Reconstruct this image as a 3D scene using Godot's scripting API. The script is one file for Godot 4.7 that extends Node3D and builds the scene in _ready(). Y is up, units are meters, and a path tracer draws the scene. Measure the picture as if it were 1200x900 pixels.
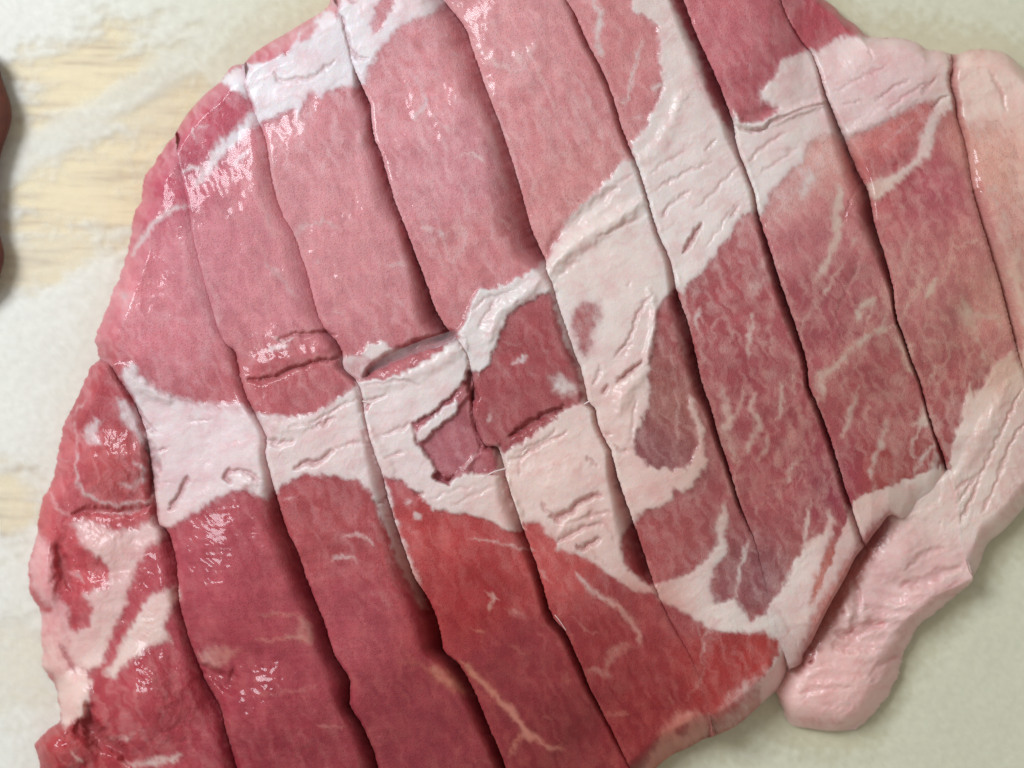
extends Node3D
# A scored slab of raw pork on parchment over a wooden board. Plan units: 1 unit = 0.18 mm; x to the right, y towards the viewer; heights in mm.

const K := 0.00018                 # metres per plan unit
const CAM_H := 0.376               # camera height over the board
const REF_H := 0.016               # height of the meat's top, where plan units are measured
const X0 := -60.0
const Y0 := -90.0
const CELL := 2.0
const GW := 690
const GH := 550
const CC := 20.0                   # coarse maps
const CW := 70
const CH := 56

var fine := PackedVector3Array()   # fat, height offset (mm), blush
var lean_map := PackedVector3Array()
var fat_map := PackedVector3Array()
var thick_map := PackedFloat32Array()
var n_warp := FastNoiseLite.new()
var n_big := FastNoiseLite.new()
var n_mid := FastNoiseLite.new()
var n_small := FastNoiseLite.new()
var n_fib := FastNoiseLite.new()
var n_ridge := FastNoiseLite.new()
var n_swell := FastNoiseLite.new()
var marb_map := PackedVector3Array()
var m_lean: StandardMaterial3D
var m_fat: StandardMaterial3D
var steak: Node3D
var taken := {}
var outline := []                  # outer edges of the meat, as lines

func _ready():
	# camera
	var cam := Camera3D.new()
	cam.name = "camera"
	var at := CameraAttributesPhysical.new()
	at.frustum_focal_length = 53.33
	at.frustum_focus_distance = CAM_H - REF_H + 0.001
	at.exposure_aperture = 4.0
	at.frustum_near = 0.02
	at.frustum_far = 20.0
	cam.attributes = at
	cam.fov = rad_to_deg(2.0 * atan(0.225))
	cam.near = 0.02
	cam.far = 20.0
	cam.position = Vector3(0, CAM_H, 0)
	cam.rotation_degrees = Vector3(-90, 0, 0)
	add_child(cam)
	cam.fov = rad_to_deg(2.0 * atan(0.225))
	# the room's dim bounce
	var we := WorldEnvironment.new()
	we.name = "world_environment"
	var env := Environment.new()
	env.background_mode = Environment.BG_COLOR
	env.background_color = Color(0.635, 0.635, 0.61)
	env.tonemap_mode = Environment.TONE_MAPPER_LINEAR
	env.tonemap_exposure = 1.09
	env.sdfgi_enabled = true
	env.ssao_enabled = true
	env.ssil_enabled = true
	we.environment = env
	add_child(we)
	lamp("window_light", Vector3(-0.50, 0.72, -0.37), Vector2(0.36, 0.36), Color(0.95, 0.975, 1.0), 0.76)
	setup_noise()
	materials()
	fine.resize(GW * GH)
	tone_maps()
	paint_left()
	paint_middle()
	paint_right()
	build_board()
	build_steak()
	build_paper()
	build_handle()

func lamp(called: String, at: Vector3, size: Vector2, c: Color, e: float):
	var l := AreaLight3D.new()
	l.name = called
	l.area_size = size
	l.light_color = c
	l.light_energy = e
	l.area_range = 6.0
	l.area_attenuation = 2.0
	l.shadow_enabled = true
	add_child(l)
	l.look_at_from_position(at, Vector3(0, 0.01, 0), Vector3.UP)

func setup_noise():
	var list := [[n_warp, 0.055, 3, 3], [n_big, 0.022, 3, 11], [n_mid, 0.075, 3, 23], [n_small, 0.22, 2, 37], [n_fib, 0.12, 3, 51]]
	for a in list:
		var n: FastNoiseLite = a[0]
		n.noise_type = FastNoiseLite.TYPE_SIMPLEX_SMOOTH
		n.frequency = a[1]
		n.fractal_octaves = a[2]
		n.seed = a[3]
	n_ridge.noise_type = FastNoiseLite.TYPE_SIMPLEX_SMOOTH
	n_ridge.frequency = 0.03
	n_ridge.fractal_type = FastNoiseLite.FRACTAL_RIDGED
	n_ridge.fractal_octaves = 3
	n_ridge.seed = 91
	n_swell.noise_type = FastNoiseLite.TYPE_SIMPLEX_SMOOTH
	n_swell.frequency = 0.02
	n_swell.fractal_octaves = 2
	n_swell.fractal_gain = 0.3
	n_swell.seed = 11

func materials():
	m_lean = StandardMaterial3D.new()
	m_lean.resource_name = "wet lean pork"
	m_lean.vertex_color_use_as_albedo = true
	m_lean.roughness = 0.6
	m_lean.metallic_specular = 0.28
	m_lean.clearcoat_enabled = true
	m_lean.clearcoat = 0.42
	m_lean.clearcoat_roughness = 0.11
	m_lean.subsurf_scatter_enabled = true
	m_lean.subsurf_scatter_strength = 0.18
	micro_relief(m_lean, 0.030, 5)
	m_fat = StandardMaterial3D.new()
	m_fat.resource_name = "wet pork fat"
	m_fat.vertex_color_use_as_albedo = true
	m_fat.roughness = 0.5
	m_fat.metallic_specular = 0.4
	m_fat.clearcoat_enabled = true
	m_fat.clearcoat = 0.3
	m_fat.clearcoat_roughness = 0.2
	m_fat.subsurf_scatter_enabled = true
	m_fat.subsurf_scatter_strength = 0.18
	micro_relief(m_fat, 0.009, 6)

func micro_relief(m: StandardMaterial3D, depth_cm: float, s: int):
	var n := FastNoiseLite.new()
	n.noise_type = FastNoiseLite.TYPE_SIMPLEX_SMOOTH
	n.frequency = 0.035
	n.fractal_octaves = 3
	n.seed = s
	var t := NoiseTexture2D.new()
	t.width = 512
	t.height = 512
	t.seamless = true
	t.noise = n
	# mostly smooth wet film, with scattered little pits and grains
	var g := Gradient.new()
	g.offsets = PackedFloat32Array([0.0, 0.14, 0.3, 0.66, 0.8, 1.0])
	g.colors = PackedColorArray([Color(0, 0, 0), Color(0.3, 0.3, 0.3), Color(0.47, 0.47, 0.47), Color(0.53, 0.53, 0.53), Color(0.75, 0.75, 0.75), Color(1, 1, 1)])
	t.color_ramp = g
	m.heightmap_enabled = true
	m.heightmap_texture = t
	m.heightmap_scale = depth_cm
	m.uv1_triplanar = true
	m.uv1_world_triplanar = true
	m.uv1_scale = Vector3(105, 105, 105)

func lin(r: float, g: float, b: float) -> Vector3:
	var c := Color(r / 255.0, g / 255.0, b / 255.0).srgb_to_linear()
	return Vector3(c.r, c.g, c.b)

func spot(x: float, y: float, h: float) -> Vector3:
	# plan units are those of the meat's top as seen from the camera; nearer the board a unit is a little longer
	var s := K * (CAM_H - h) / (CAM_H - REF_H)
	return Vector3((x - 600.0) * s, h, (y - 450.0) * s)

func numbered(called: String) -> String:
	var n: int = taken.get(called, 0)
	taken[called] = n + 1
	return called if n == 0 else "%s_%03d" % [called, n]

# ---- painting the maps -------------------------------------------------

func pts(a: Array) -> PackedVector2Array:
	var p := PackedVector2Array()
	for i in range(0, a.size(), 2):
		p.append(Vector2(a[i], a[i + 1]))
	return p

func curve(p: PackedVector2Array, n := 4) -> PackedVector2Array:
	if p.size() < 3:
		return p
	var out := PackedVector2Array()
	var last := p.size() - 1
	for i in last:
		var a := p[maxi(i - 1, 0)]
		var d := p[mini(i + 2, last)]
		for k in n:
			out.append(p[i].cubic_interpolate(p[i + 1], a, d, float(k) / n))
	out.append(p[last])
	return out

func patch(a: Array, val := 1.0, alpha := 1.0, soft := 5.0, raise := 0.0):
	if soft > 4.0:
		soft *= 1.7
		raise *= 0.55
	# a region of fat (val 1) or lean (val 0), edges blurred over soft units, raised by some mm
	var p := pts(a)
	var n := p.size()
	var lo := p[0]
	var hi := p[0]
	for q in p:
		lo = lo.min(q)
		hi = hi.max(q)
	var e := soft + 3.0
	var i0 := maxi(int((lo.x - e - X0) / CELL), 0)
	var i1 := mini(int((hi.x + e - X0) / CELL), GW - 1)
	var j0 := maxi(int((lo.y - e - Y0) / CELL), 0)
	var j1 := mini(int((hi.y + e - Y0) / CELL), GH - 1)
	for j in range(j0, j1 + 1):
		for i in range(i0, i1 + 1):
			var q := Vector2(X0 + i * CELL, Y0 + j * CELL)
			var d := 1e9
			var inside := false
			var b := p[n - 1]
			for k in n:
				var c := p[k]
				var bc := c - b
				var bq := q - b
				var t := clampf(bq.dot(bc) / maxf(bc.length_squared(), 1e-6), 0.0, 1.0)
				d = minf(d, bq.distance_squared_to(bc * t))
				if (b.y > q.y) != (c.y > q.y) and q.x < (c.x - b.x) * (q.y - b.y) / (c.y - b.y) + b.x:
					inside = not inside
				b = c
			d = sqrt(d)
			var cov := clampf(0.5 + (d if inside else -d) / soft, 0.0, 1.0)
			if cov <= 0.0:
				continue
			cov = cov * cov * (3.0 - 2.0 * cov)
			var v := fine[j * GW + i]
			v.x = lerpf(v.x, val, cov * alpha)
			v.y += raise * cov
			fine[j * GW + i] = v

func line_(a: Array, w: float, val: float, alpha: float, deep: float, blush: float, taper: float, soft: float):
	var p := curve(pts(a), 3)
	var n := p.size()
	var lo := p[0]
	var hi := p[0]
	for q in p:
		lo = lo.min(q)
		hi = hi.max(q)
	var e := w + soft + 2.0
	var i0 := maxi(int((lo.x - e - X0) / CELL), 0)
	var i1 := mini(int((hi.x + e - X0) / CELL), GW - 1)
	var j0 := maxi(int((lo.y - e - Y0) / CELL), 0)
	var j1 := mini(int((hi.y + e - Y0) / CELL), GH - 1)
	for j in range(j0, j1 + 1):
		for i in range(i0, i1 + 1):
			var q := Vector2(X0 + i * CELL, Y0 + j * CELL)
			var best := 1e9
			var bt := 0.0
			for k in n - 1:
				var bc := p[k + 1] - p[k]
				var bq := q - p[k]
				var t := clampf(bq.dot(bc) / maxf(bc.length_squared(), 1e-6), 0.0, 1.0)
				var d := bq.distance_squared_to(bc * t)
				if d < best:
					best = d
					bt = (k + t) / (n - 1)
			best = sqrt(best)
			var half := 0.5 * w * lerpf(1.0, sqrt(maxf(sin(PI * bt), 0.0)), taper)
			var cov := clampf(0.5 + (half - best) / soft, 0.0, 1.0)
			if cov <= 0.0:
				continue
			cov = cov * cov * (3.0 - 2.0 * cov)
			var v := fine[j * GW + i]
			if alpha > 0.0:
				v.x = lerpf(v.x, val, cov * alpha)
			v.y -= deep * cov
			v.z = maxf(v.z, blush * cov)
			fine[j * GW + i] = v

func vein(a: Array, w := 4.0, alpha := 0.6, raise := 0.0):
	alpha = minf(alpha * 1.08, 0.95)
	line_(a, w, 1.0, alpha, -raise, 0.0, 0.8, maxf(w * 1.1, 4.0))

func red(a: Array, w := 4.0, alpha := 0.7):
	line_(a, w, 0.0, alpha, 0.1, 0.0, 0.8, maxf(w * 0.8, 3.0))

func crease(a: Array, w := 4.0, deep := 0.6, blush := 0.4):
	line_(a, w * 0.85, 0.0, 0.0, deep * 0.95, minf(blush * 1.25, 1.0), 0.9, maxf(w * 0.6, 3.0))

func fold(a: Array, w := 10.0, high := 0.6):
	line_(a, w, 0.0, 0.0, -high, 0.0, 0.8, w)

func bump(x: float, y: float, rx: float, ry: float, h: float, turn := 0.0):
	var r := maxf(rx, ry)
	var c := cos(turn)
	var s := sin(turn)
	for j in range(maxi(int((y - r - Y0) / CELL), 0), mini(int((y + r - Y0) / CELL), GH - 1) + 1):
		for i in range(maxi(int((x - r - X0) / CELL), 0), mini(int((x + r - X0) / CELL), GW - 1) + 1):
			var dx := X0 + i * CELL - x
			var dy := Y0 + j * CELL - y
			var q := Vector2((dx * c + dy * s) / rx, (dy * c - dx * s) / ry).length_squared()
			if q < 1.0:
				fine[j * GW + i].y += h * (1.0 - q) * (1.0 - q)

func spread(list: Array, width: int) -> PackedVector3Array:
	# smooth map through control values: x, y and one or three numbers
	var out := PackedVector3Array()
	out.resize(CW * CH)
	var at := PackedVector2Array()
	var val := PackedVector3Array()
	for i in range(0, list.size(), 2 + width):
		at.append(Vector2(list[i], list[i + 1]))
		val.append(lin(list[i + 2], list[i + 3], list[i + 4]) if width == 3 else Vector3(list[i + 2], 0, 0))
	for j in CH:
		for i in CW:
			var q := Vector2(X0 + i * CC, Y0 + j * CC)
			var sum := Vector3.ZERO
			var ws := 0.0
			for k in at.size():
				var d := q.distance_squared_to(at[k]) + 150.0
				var w := 1.0 / (d * d)
				sum += val[k] * w
				ws += w
			out[j * CW + i] = sum / ws
	return out

func fine_at(x: float, y: float) -> Vector3:
	var fx := clampf((x - X0) / CELL, 0.0, GW - 1.001)
	var fy := clampf((y - Y0) / CELL, 0.0, GH - 1.001)
	var i := int(fx)
	var j := int(fy)
	var k := j * GW + i
	fx -= i
	return fine[k].lerp(fine[k + 1], fx).lerp(fine[k + GW].lerp(fine[k + GW + 1], fx), fy - j)

func coarse_at(m: PackedVector3Array, x: float, y: float) -> Vector3:
	var fx := clampf((x - X0) / CC, 0.0, CW - 1.001)
	var fy := clampf((y - Y0) / CC, 0.0, CH - 1.001)
	var i := int(fx)
	var j := int(fy)
	var k := j * CW + i
	fx -= i
	return m[k].lerp(m[k + 1], fx).lerp(m[k + CW].lerp(m[k + CW + 1], fx), fy - j)

var thick3 := PackedVector3Array()

func tone_maps():
	lean_map = spread([240, 130, 188, 88, 104,  190, 200, 190, 88, 106,  250, 300, 206, 128, 138,  180, 380, 208, 124, 134,  330, 350, 206, 130, 138,  400, 300, 208, 136, 142,
		350, 200, 212, 142, 148,  460, 100, 212, 138, 144,  530, 200, 206, 136, 144,  560, 300, 202, 126, 130,  600, 60, 212, 144, 148,  650, 130, 206, 132, 136,  690, 220, 208, 136, 136,
		745, 60, 204, 128, 130,  850, 50, 190, 104, 112,  900, 100, 172, 86, 94,  985, 30, 176, 76, 86,  330, 440, 182, 92, 98,  120, 460, 174, 76, 84,  130, 550, 182, 82, 86,
		70, 560, 190, 88, 96,  75, 660, 186, 72, 80,  170, 830, 172, 64, 74,  90, 880, 166, 52, 60,  260, 670, 170, 70, 82,  300, 800, 158, 58, 70,  300, 880, 148, 50, 62,
		390, 620, 170, 76, 80,  400, 720, 166, 70, 80,  480, 850, 138, 48, 58,  520, 620, 180, 66, 66,  560, 700, 154, 42, 46,  600, 770, 138, 46, 52,  650, 850, 130, 40, 46,
		620, 420, 162, 74, 78,  600, 500, 158, 74, 78,  530, 530, 174, 98, 106,  655, 650, 186, 80, 78,  720, 760, 146, 46, 50,  760, 830, 138, 38, 42,  740, 700, 154, 58, 60,
		850, 780, 158, 50, 48,  900, 770, 174, 56, 52,  790, 480, 152, 88, 82,  770, 520, 142, 80, 82,  790, 640, 168, 84, 84,  860, 690, 148, 84, 86,  870, 350, 168, 82, 86,
		860, 450, 158, 74, 80,  900, 560, 164, 78, 82,  890, 680, 140, 78, 82,  930, 280, 180, 106, 110,  960, 350, 160, 80, 86,  1000, 480, 168, 84, 86,  1030, 560, 164, 72, 70,
		980, 560, 146, 62, 74,  960, 700, 194, 108, 94,  1040, 160, 202, 118, 114,  1050, 190, 166, 76, 80,  1100, 220, 174, 88, 96,  1080, 330, 182, 110, 108,  1110, 450, 164, 88, 86,
		1150, 300, 192, 116, 112,  1160, 180, 216, 148, 134,  1180, 330, 204, 134, 124,  960, 170, 212, 148, 140,  920, 240, 196, 126, 124], 3)
	fat_map = spread([330, 100, 234, 220, 224,  220, 500, 226, 204, 206,  400, 520, 228, 204, 202,  480, 490, 226, 206, 204,  580, 370, 224, 208, 206,  700, 300, 226, 206, 200,
		800, 230, 226, 208, 204,  660, 560, 228, 198, 190,  700, 640, 220, 184, 176,  880, 700, 222, 200, 192,  900, 200, 226, 206, 202,  1030, 100, 222, 190, 189,  1150, 550, 228, 202, 192,
		1050, 720, 228, 188, 184,  970, 800, 230, 186, 180,  1160, 100, 228, 200, 188,  1190, 200, 226, 184, 168,  60, 680, 224, 164, 166,  120, 680, 220, 178, 174,  90, 820, 226, 190, 182,
		160, 760, 220, 188, 180,  300, 760, 196, 122, 112,  540, 800, 190, 112, 92,  620, 850, 196, 120, 104,  760, 870, 196, 120, 104,  730, 740, 196, 128, 116,  900, 540, 204, 160, 146,
		1040, 420, 212, 178, 160,  985, 260, 206, 170, 156,  350, 300, 212, 158, 158,  1030, 60, 224, 196, 192,  1140, 380, 206, 166, 146], 3)
	# how much fine white marbling runs through the lean
	marb_map = spread([850, 50, 0.35, 700, 60, 0.3, 650, 150, 0.5, 500, 200, 0.65, 380, 250, 0.65, 260, 300, 0.5, 200, 380, 0.45, 880, 400, 0.9, 900, 540, 1.0, 1000, 420, 0.9, 1020, 560, 0.8, 1100, 350, 1.0, 1080, 200, 0.6, 790, 480, 0.5, 800, 640, 0.5, 880, 680, 0.4, 620, 420, 0.15, 530, 530, 0.2, 560, 720, 0.15, 680, 780, 0.25, 850, 780, 0.3, 400, 700, 0.25, 450, 850, 0.25, 280, 800, 0.3, 270, 660, 0.1, 170, 830, 0.3, 130, 550, 0.35, 70, 560, 0.3, 1160, 250, 0.7], 1)
	thick3 = spread([600, 450, 16, 450, 300, 15.5, 150, 300, 13, 340, 200, 15, 250, 280, 14.5, 200, 400, 13.5, 100, 600, 9, 60, 780, 7, 100, 850, 9, 200, 800, 13, 300, 100, 13.5, 250, 150, 12.5, 450, 50, 12.5, 650, 50, 15, 850, 50, 14,
		985, 20, 9, 1030, 80, 12, 1160, 100, 10, 1180, 400, 11, 1150, 600, 9, 1050, 720, 8.5, 970, 800, 8, 870, 800, 14.5, 760, 880, 12, 600, 800, 16, 450, 800, 16, 300, 700, 15.5, 300, 880, 15,
		800, 500, 16, 950, 400, 15.5, 1080, 300, 14, 1000, 600, 14.5, 350, 500, 15.5, 200, 500, 12.5, 960, 700, 14, 1130, 480, 12.5, 1080, 640, 9.5, 1125, 580, 9.6, 1128, 640, 8.8], 1)

# ---- where the fat lies, and the lumps, folds and creases -----------------

func paint_left():
	# top left: the fat cap and its streaks
	patch([286, 78, 300, 74, 335, 64, 350, 40, 365, 28, 386, 10, 396, 20, 402, -20, 520, -60, 520, 8, 503, 20, 482, 25, 466, 34, 452, 50, 440, 66, 430, 86, 428, 100, 420, 104, 402, 102, 386, 106, 374, 116, 365, 107, 356, 118, 350, 138, 344, 124, 332, 132, 316, 140, 300, 148, 297, 125, 290, 98], 1.0, 0.97, 6.0, 0.4)
	patch([258, 97, 270, 83, 283, 80, 289, 100, 290, 116, 276, 106], 1.0, 0.9, 5.0)
	patch([437, 42, 434, 30, 440, 10, 450, -3, 468, -5, 458, 17, 448, 32], 0.0, 0.95, 5.0, -0.2)
	patch([300, 66, 338, 46, 336, 62, 300, 76], 0.0, 0.75, 6.0)
	red([353, 50, 362, 38, 373, 28], 11, 0.8)
	red([386, 4, 394, 14], 9, 0.6)
	red([404, -2, 420, 4], 8, 0.5)
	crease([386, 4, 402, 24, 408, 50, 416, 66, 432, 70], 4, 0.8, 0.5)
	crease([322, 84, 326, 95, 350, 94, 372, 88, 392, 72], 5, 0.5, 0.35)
	vein([299, 132, 284, 155, 262, 174, 246, 197, 230, 220], 15, 0.85)
	vein([292, 178, 282, 186, 274, 196], 8, 0.6)
	vein([234, 198, 222, 198, 216, 206], 6, 0.6)
	vein([227, 153, 238, 150, 247, 147], 5, 0.45)
	vein([225, 148, 229, 160, 231, 172], 3, 0.45)
	vein([222, 241, 202, 246, 186, 258, 172, 273, 163, 286, 157, 300], 8, 0.8)
	patch([136, 346, 150, 338, 160, 352, 155, 364, 144, 360], 1.0, 0.55, 12.0)
	vein([190, 366, 205, 372, 225, 380], 12, 0.25)
	# second and third strip, upper half
	patch([302, 230, 312, 240, 322, 265, 332, 276, 320, 279, 309, 262], 1.0, 0.5, 7.0)
	vein([314, 310, 326, 320, 338, 335, 348, 350], 11, 0.5)
	vein([318, 316, 328, 322], 8, 0.5)
	vein([320, 397, 334, 399, 346, 397], 4, 0.85, 0.2)
	vein([314, 407, 326, 408, 338, 405], 7, 0.85, 0.2)
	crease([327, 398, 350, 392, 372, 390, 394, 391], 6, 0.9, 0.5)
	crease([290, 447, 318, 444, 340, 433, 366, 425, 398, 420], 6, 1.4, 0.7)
	fold([300, 425, 335, 420, 385, 408], 16, 0.5)
	vein([348, 290, 347, 276, 360, 264, 384, 262, 402, 272], 9, 0.6)
	vein([377, 268, 380, 244, 386, 216], 4, 0.4)
	vein([454, 311, 464, 309, 476, 312], 5, 0.6)
	vein([368, 306, 376, 308], 6, 0.5)
	vein([386, 359, 396, 366, 406, 365], 5, 0.4)
	vein([374, 370, 395, 380, 412, 368], 4, 0.3)
	vein([450, 345, 466, 352, 474, 360], 8, 0.3)
	# fourth strip, upper
	vein([479, 80, 490, 96, 499, 118, 490, 134, 484, 142], 6, 0.45)
	vein([518, 146, 532, 154], 10, 0.35)
	vein([534, 184, 550, 180, 562, 186, 572, 194], 4, 0.45)
	vein([520, 60, 540, 66, 556, 72], 4, 0.3)
	vein([512, 40, 530, 44], 4, 0.3)
	vein([490, 268, 504, 270, 520, 274], 5, 0.3)
	vein([540, 264, 546, 280, 540, 296, 530, 306], 6, 0.35)
	vein([508, 282, 520, 274], 3, 0.3)
	bump(535, 330, 40, 30, 0.4)
	# the band of fat across the second strip
	patch([142, 440, 150, 426, 157, 427, 165, 440, 178, 451, 200, 463, 225, 470, 250, 472, 275, 471, 296, 480, 305, 492, 318, 512, 314, 530, 322, 558, 322, 575, 312, 586, 300, 580, 290, 571, 275, 576, 262, 580, 240, 593, 220, 607, 197, 619, 187, 610, 183, 585, 180, 562, 176, 537, 172, 515, 173, 502, 160, 480, 158, 465], 1.0, 0.97, 7.0, 0.4)
	patch([200, 462, 235, 470, 290, 470, 300, 490, 270, 486, 225, 478], 0.0, 0.4, 16.0)
	fold([146, 432, 158, 446, 176, 458, 200, 470], 13, 0.9)
	crease([160, 474, 164, 484, 178, 503, 184, 506], 6, 1.1, 0.25)
	crease([222, 559, 215, 572, 208, 586, 198, 598], 7, 1.0, 0.85)
	crease([172, 527, 184, 528, 198, 525], 5, 0.6, 0.7)
	crease([178, 536, 184, 545, 190, 552], 6, 0.7, 0.7)
	crease([220, 491, 235, 492, 252, 491], 3, 0.25, 0.35)
	crease([272, 550, 266, 558, 272, 566], 7, 1.0, 0.9)
	crease([272, 551, 290, 554, 308, 562], 5, 0.9, 0.5)
	crease([190, 565, 208, 566], 3, 0.2, 0.25)
	bump(289, 566, 16, 12, 0.8)
	# the small strip at the left: whorls of fat and lean
	patch([137, 466, 148, 468, 160, 486, 169, 505, 173, 522, 165, 522, 155, 508, 142, 490], 1.0, 0.7, 8.0)
	patch([99, 502, 112, 491, 122, 492, 113, 506, 121, 521, 108, 522, 98, 514], 1.0, 0.75, 6.0, 0.2)
	vein([92, 530, 90, 555, 98, 575, 120, 588, 150, 590, 172, 587, 182, 579], 6, 0.65, 0.2)
	vein([114, 597, 130, 602, 150, 600, 164, 595], 5, 0.55)
	vein([158, 540, 170, 552, 166, 565, 152, 569, 138, 566], 8, 0.55)
	vein([86, 495, 92, 512, 90, 538], 5, 0.4)
	vein([62, 578, 66, 592, 74, 600, 84, 604], 6, 0.5)
	vein([82, 490, 100, 470], 5, 0.3)
	vein([72, 537, 82, 540], 4, 0.4)
	patch([85, 612, 98, 607, 120, 613, 135, 621, 162, 618, 180, 604, 188, 613, 197, 628, 172, 645, 162, 665, 152, 688, 146, 712, 134, 737, 126, 765, 118, 780, 100, 785, 90, 778, 82, 757, 83, 740, 105, 733, 109, 712, 98, 697, 106, 690, 126, 690, 130, 668, 107, 650, 94, 634], 1.0, 0.95, 8.0, 0.5)
	patch([46, 620, 56, 630, 66, 652, 64, 676, 68, 692, 82, 712, 85, 735, 82, 757, 92, 782, 88, 798, 70, 806, 60, 790, 46, 780, 44, 737, 42, 716, 60, 714, 48, 702, 38, 690, 34, 665, 38, 640], 1.0, 0.75, 9.0, 0.2)
	red([36, 690, 44, 704, 58, 716], 7, 0.7)
	patch([64, 640, 80, 622, 96, 645, 126, 662, 124, 672, 104, 674, 100, 690, 84, 705, 68, 688], 0.0, 0.95, 9.0, -1.4)
	vein([80, 668, 92, 674, 100, 684], 5, 0.5)
	patch([84, 708, 104, 704, 107, 720, 104, 733, 86, 734], 0.0, 0.9, 6.0, -0.6)
	patch([68, 806, 80, 790, 92, 784, 106, 788, 109, 800, 105, 820, 103, 838, 88, 844, 76, 854, 71, 840], 1.0, 0.95, 6.0, 0.3)
	red([70, 752, 80, 770, 90, 790], 7, 0.45)
	red([104, 786, 112, 792], 9, 0.8)
	patch([208, 686, 176, 697, 160, 720, 142, 755, 124, 790, 136, 792, 155, 773, 176, 756, 200, 750, 193, 735, 200, 716, 211, 704], 1.0, 0.95, 8.0, 0.5)
	red([204, 648, 180, 672, 165, 700, 150, 725, 138, 750], 13, 0.8)
	vein([148, 896, 175, 893, 198, 889, 214, 884], 10, 0.7)
	vein([130, 864, 150, 862, 160, 858], 7, 0.45)
	vein([84, 880, 92, 888, 98, 892], 6, 0.45)
	bump(130, 550, 60, 54, 3.0)
	bump(165, 825, 85, 78, 5.0, 0.4)
	bump(75, 880, 48, 36, 3.2)
	bump(92, 815, 22, 36, 1.4)
	bump(120, 640, 50, 36, 1.6)
	bump(110, 700, 40, 60, 1.2)
	bump(54, 690, 20, 60, 1.2)
	crease([104, 825, 108, 850, 124, 868, 144, 880, 150, 894], 18, 2.6, 0.5)
	crease([90, 845, 104, 856, 118, 876], 26, 1.6, 0.6)
	crease([172, 515, 180, 548, 178, 580], 16, 1.8, 0.5)
	crease([70, 640, 76, 665, 84, 690], 14, 1.2, 0.6)
	crease([86, 600, 110, 598, 150, 600, 176, 592], 10, 1.2, 0.2)
	crease([58, 580, 62, 540, 72, 500], 8, 0.4, 0.1)

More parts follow.
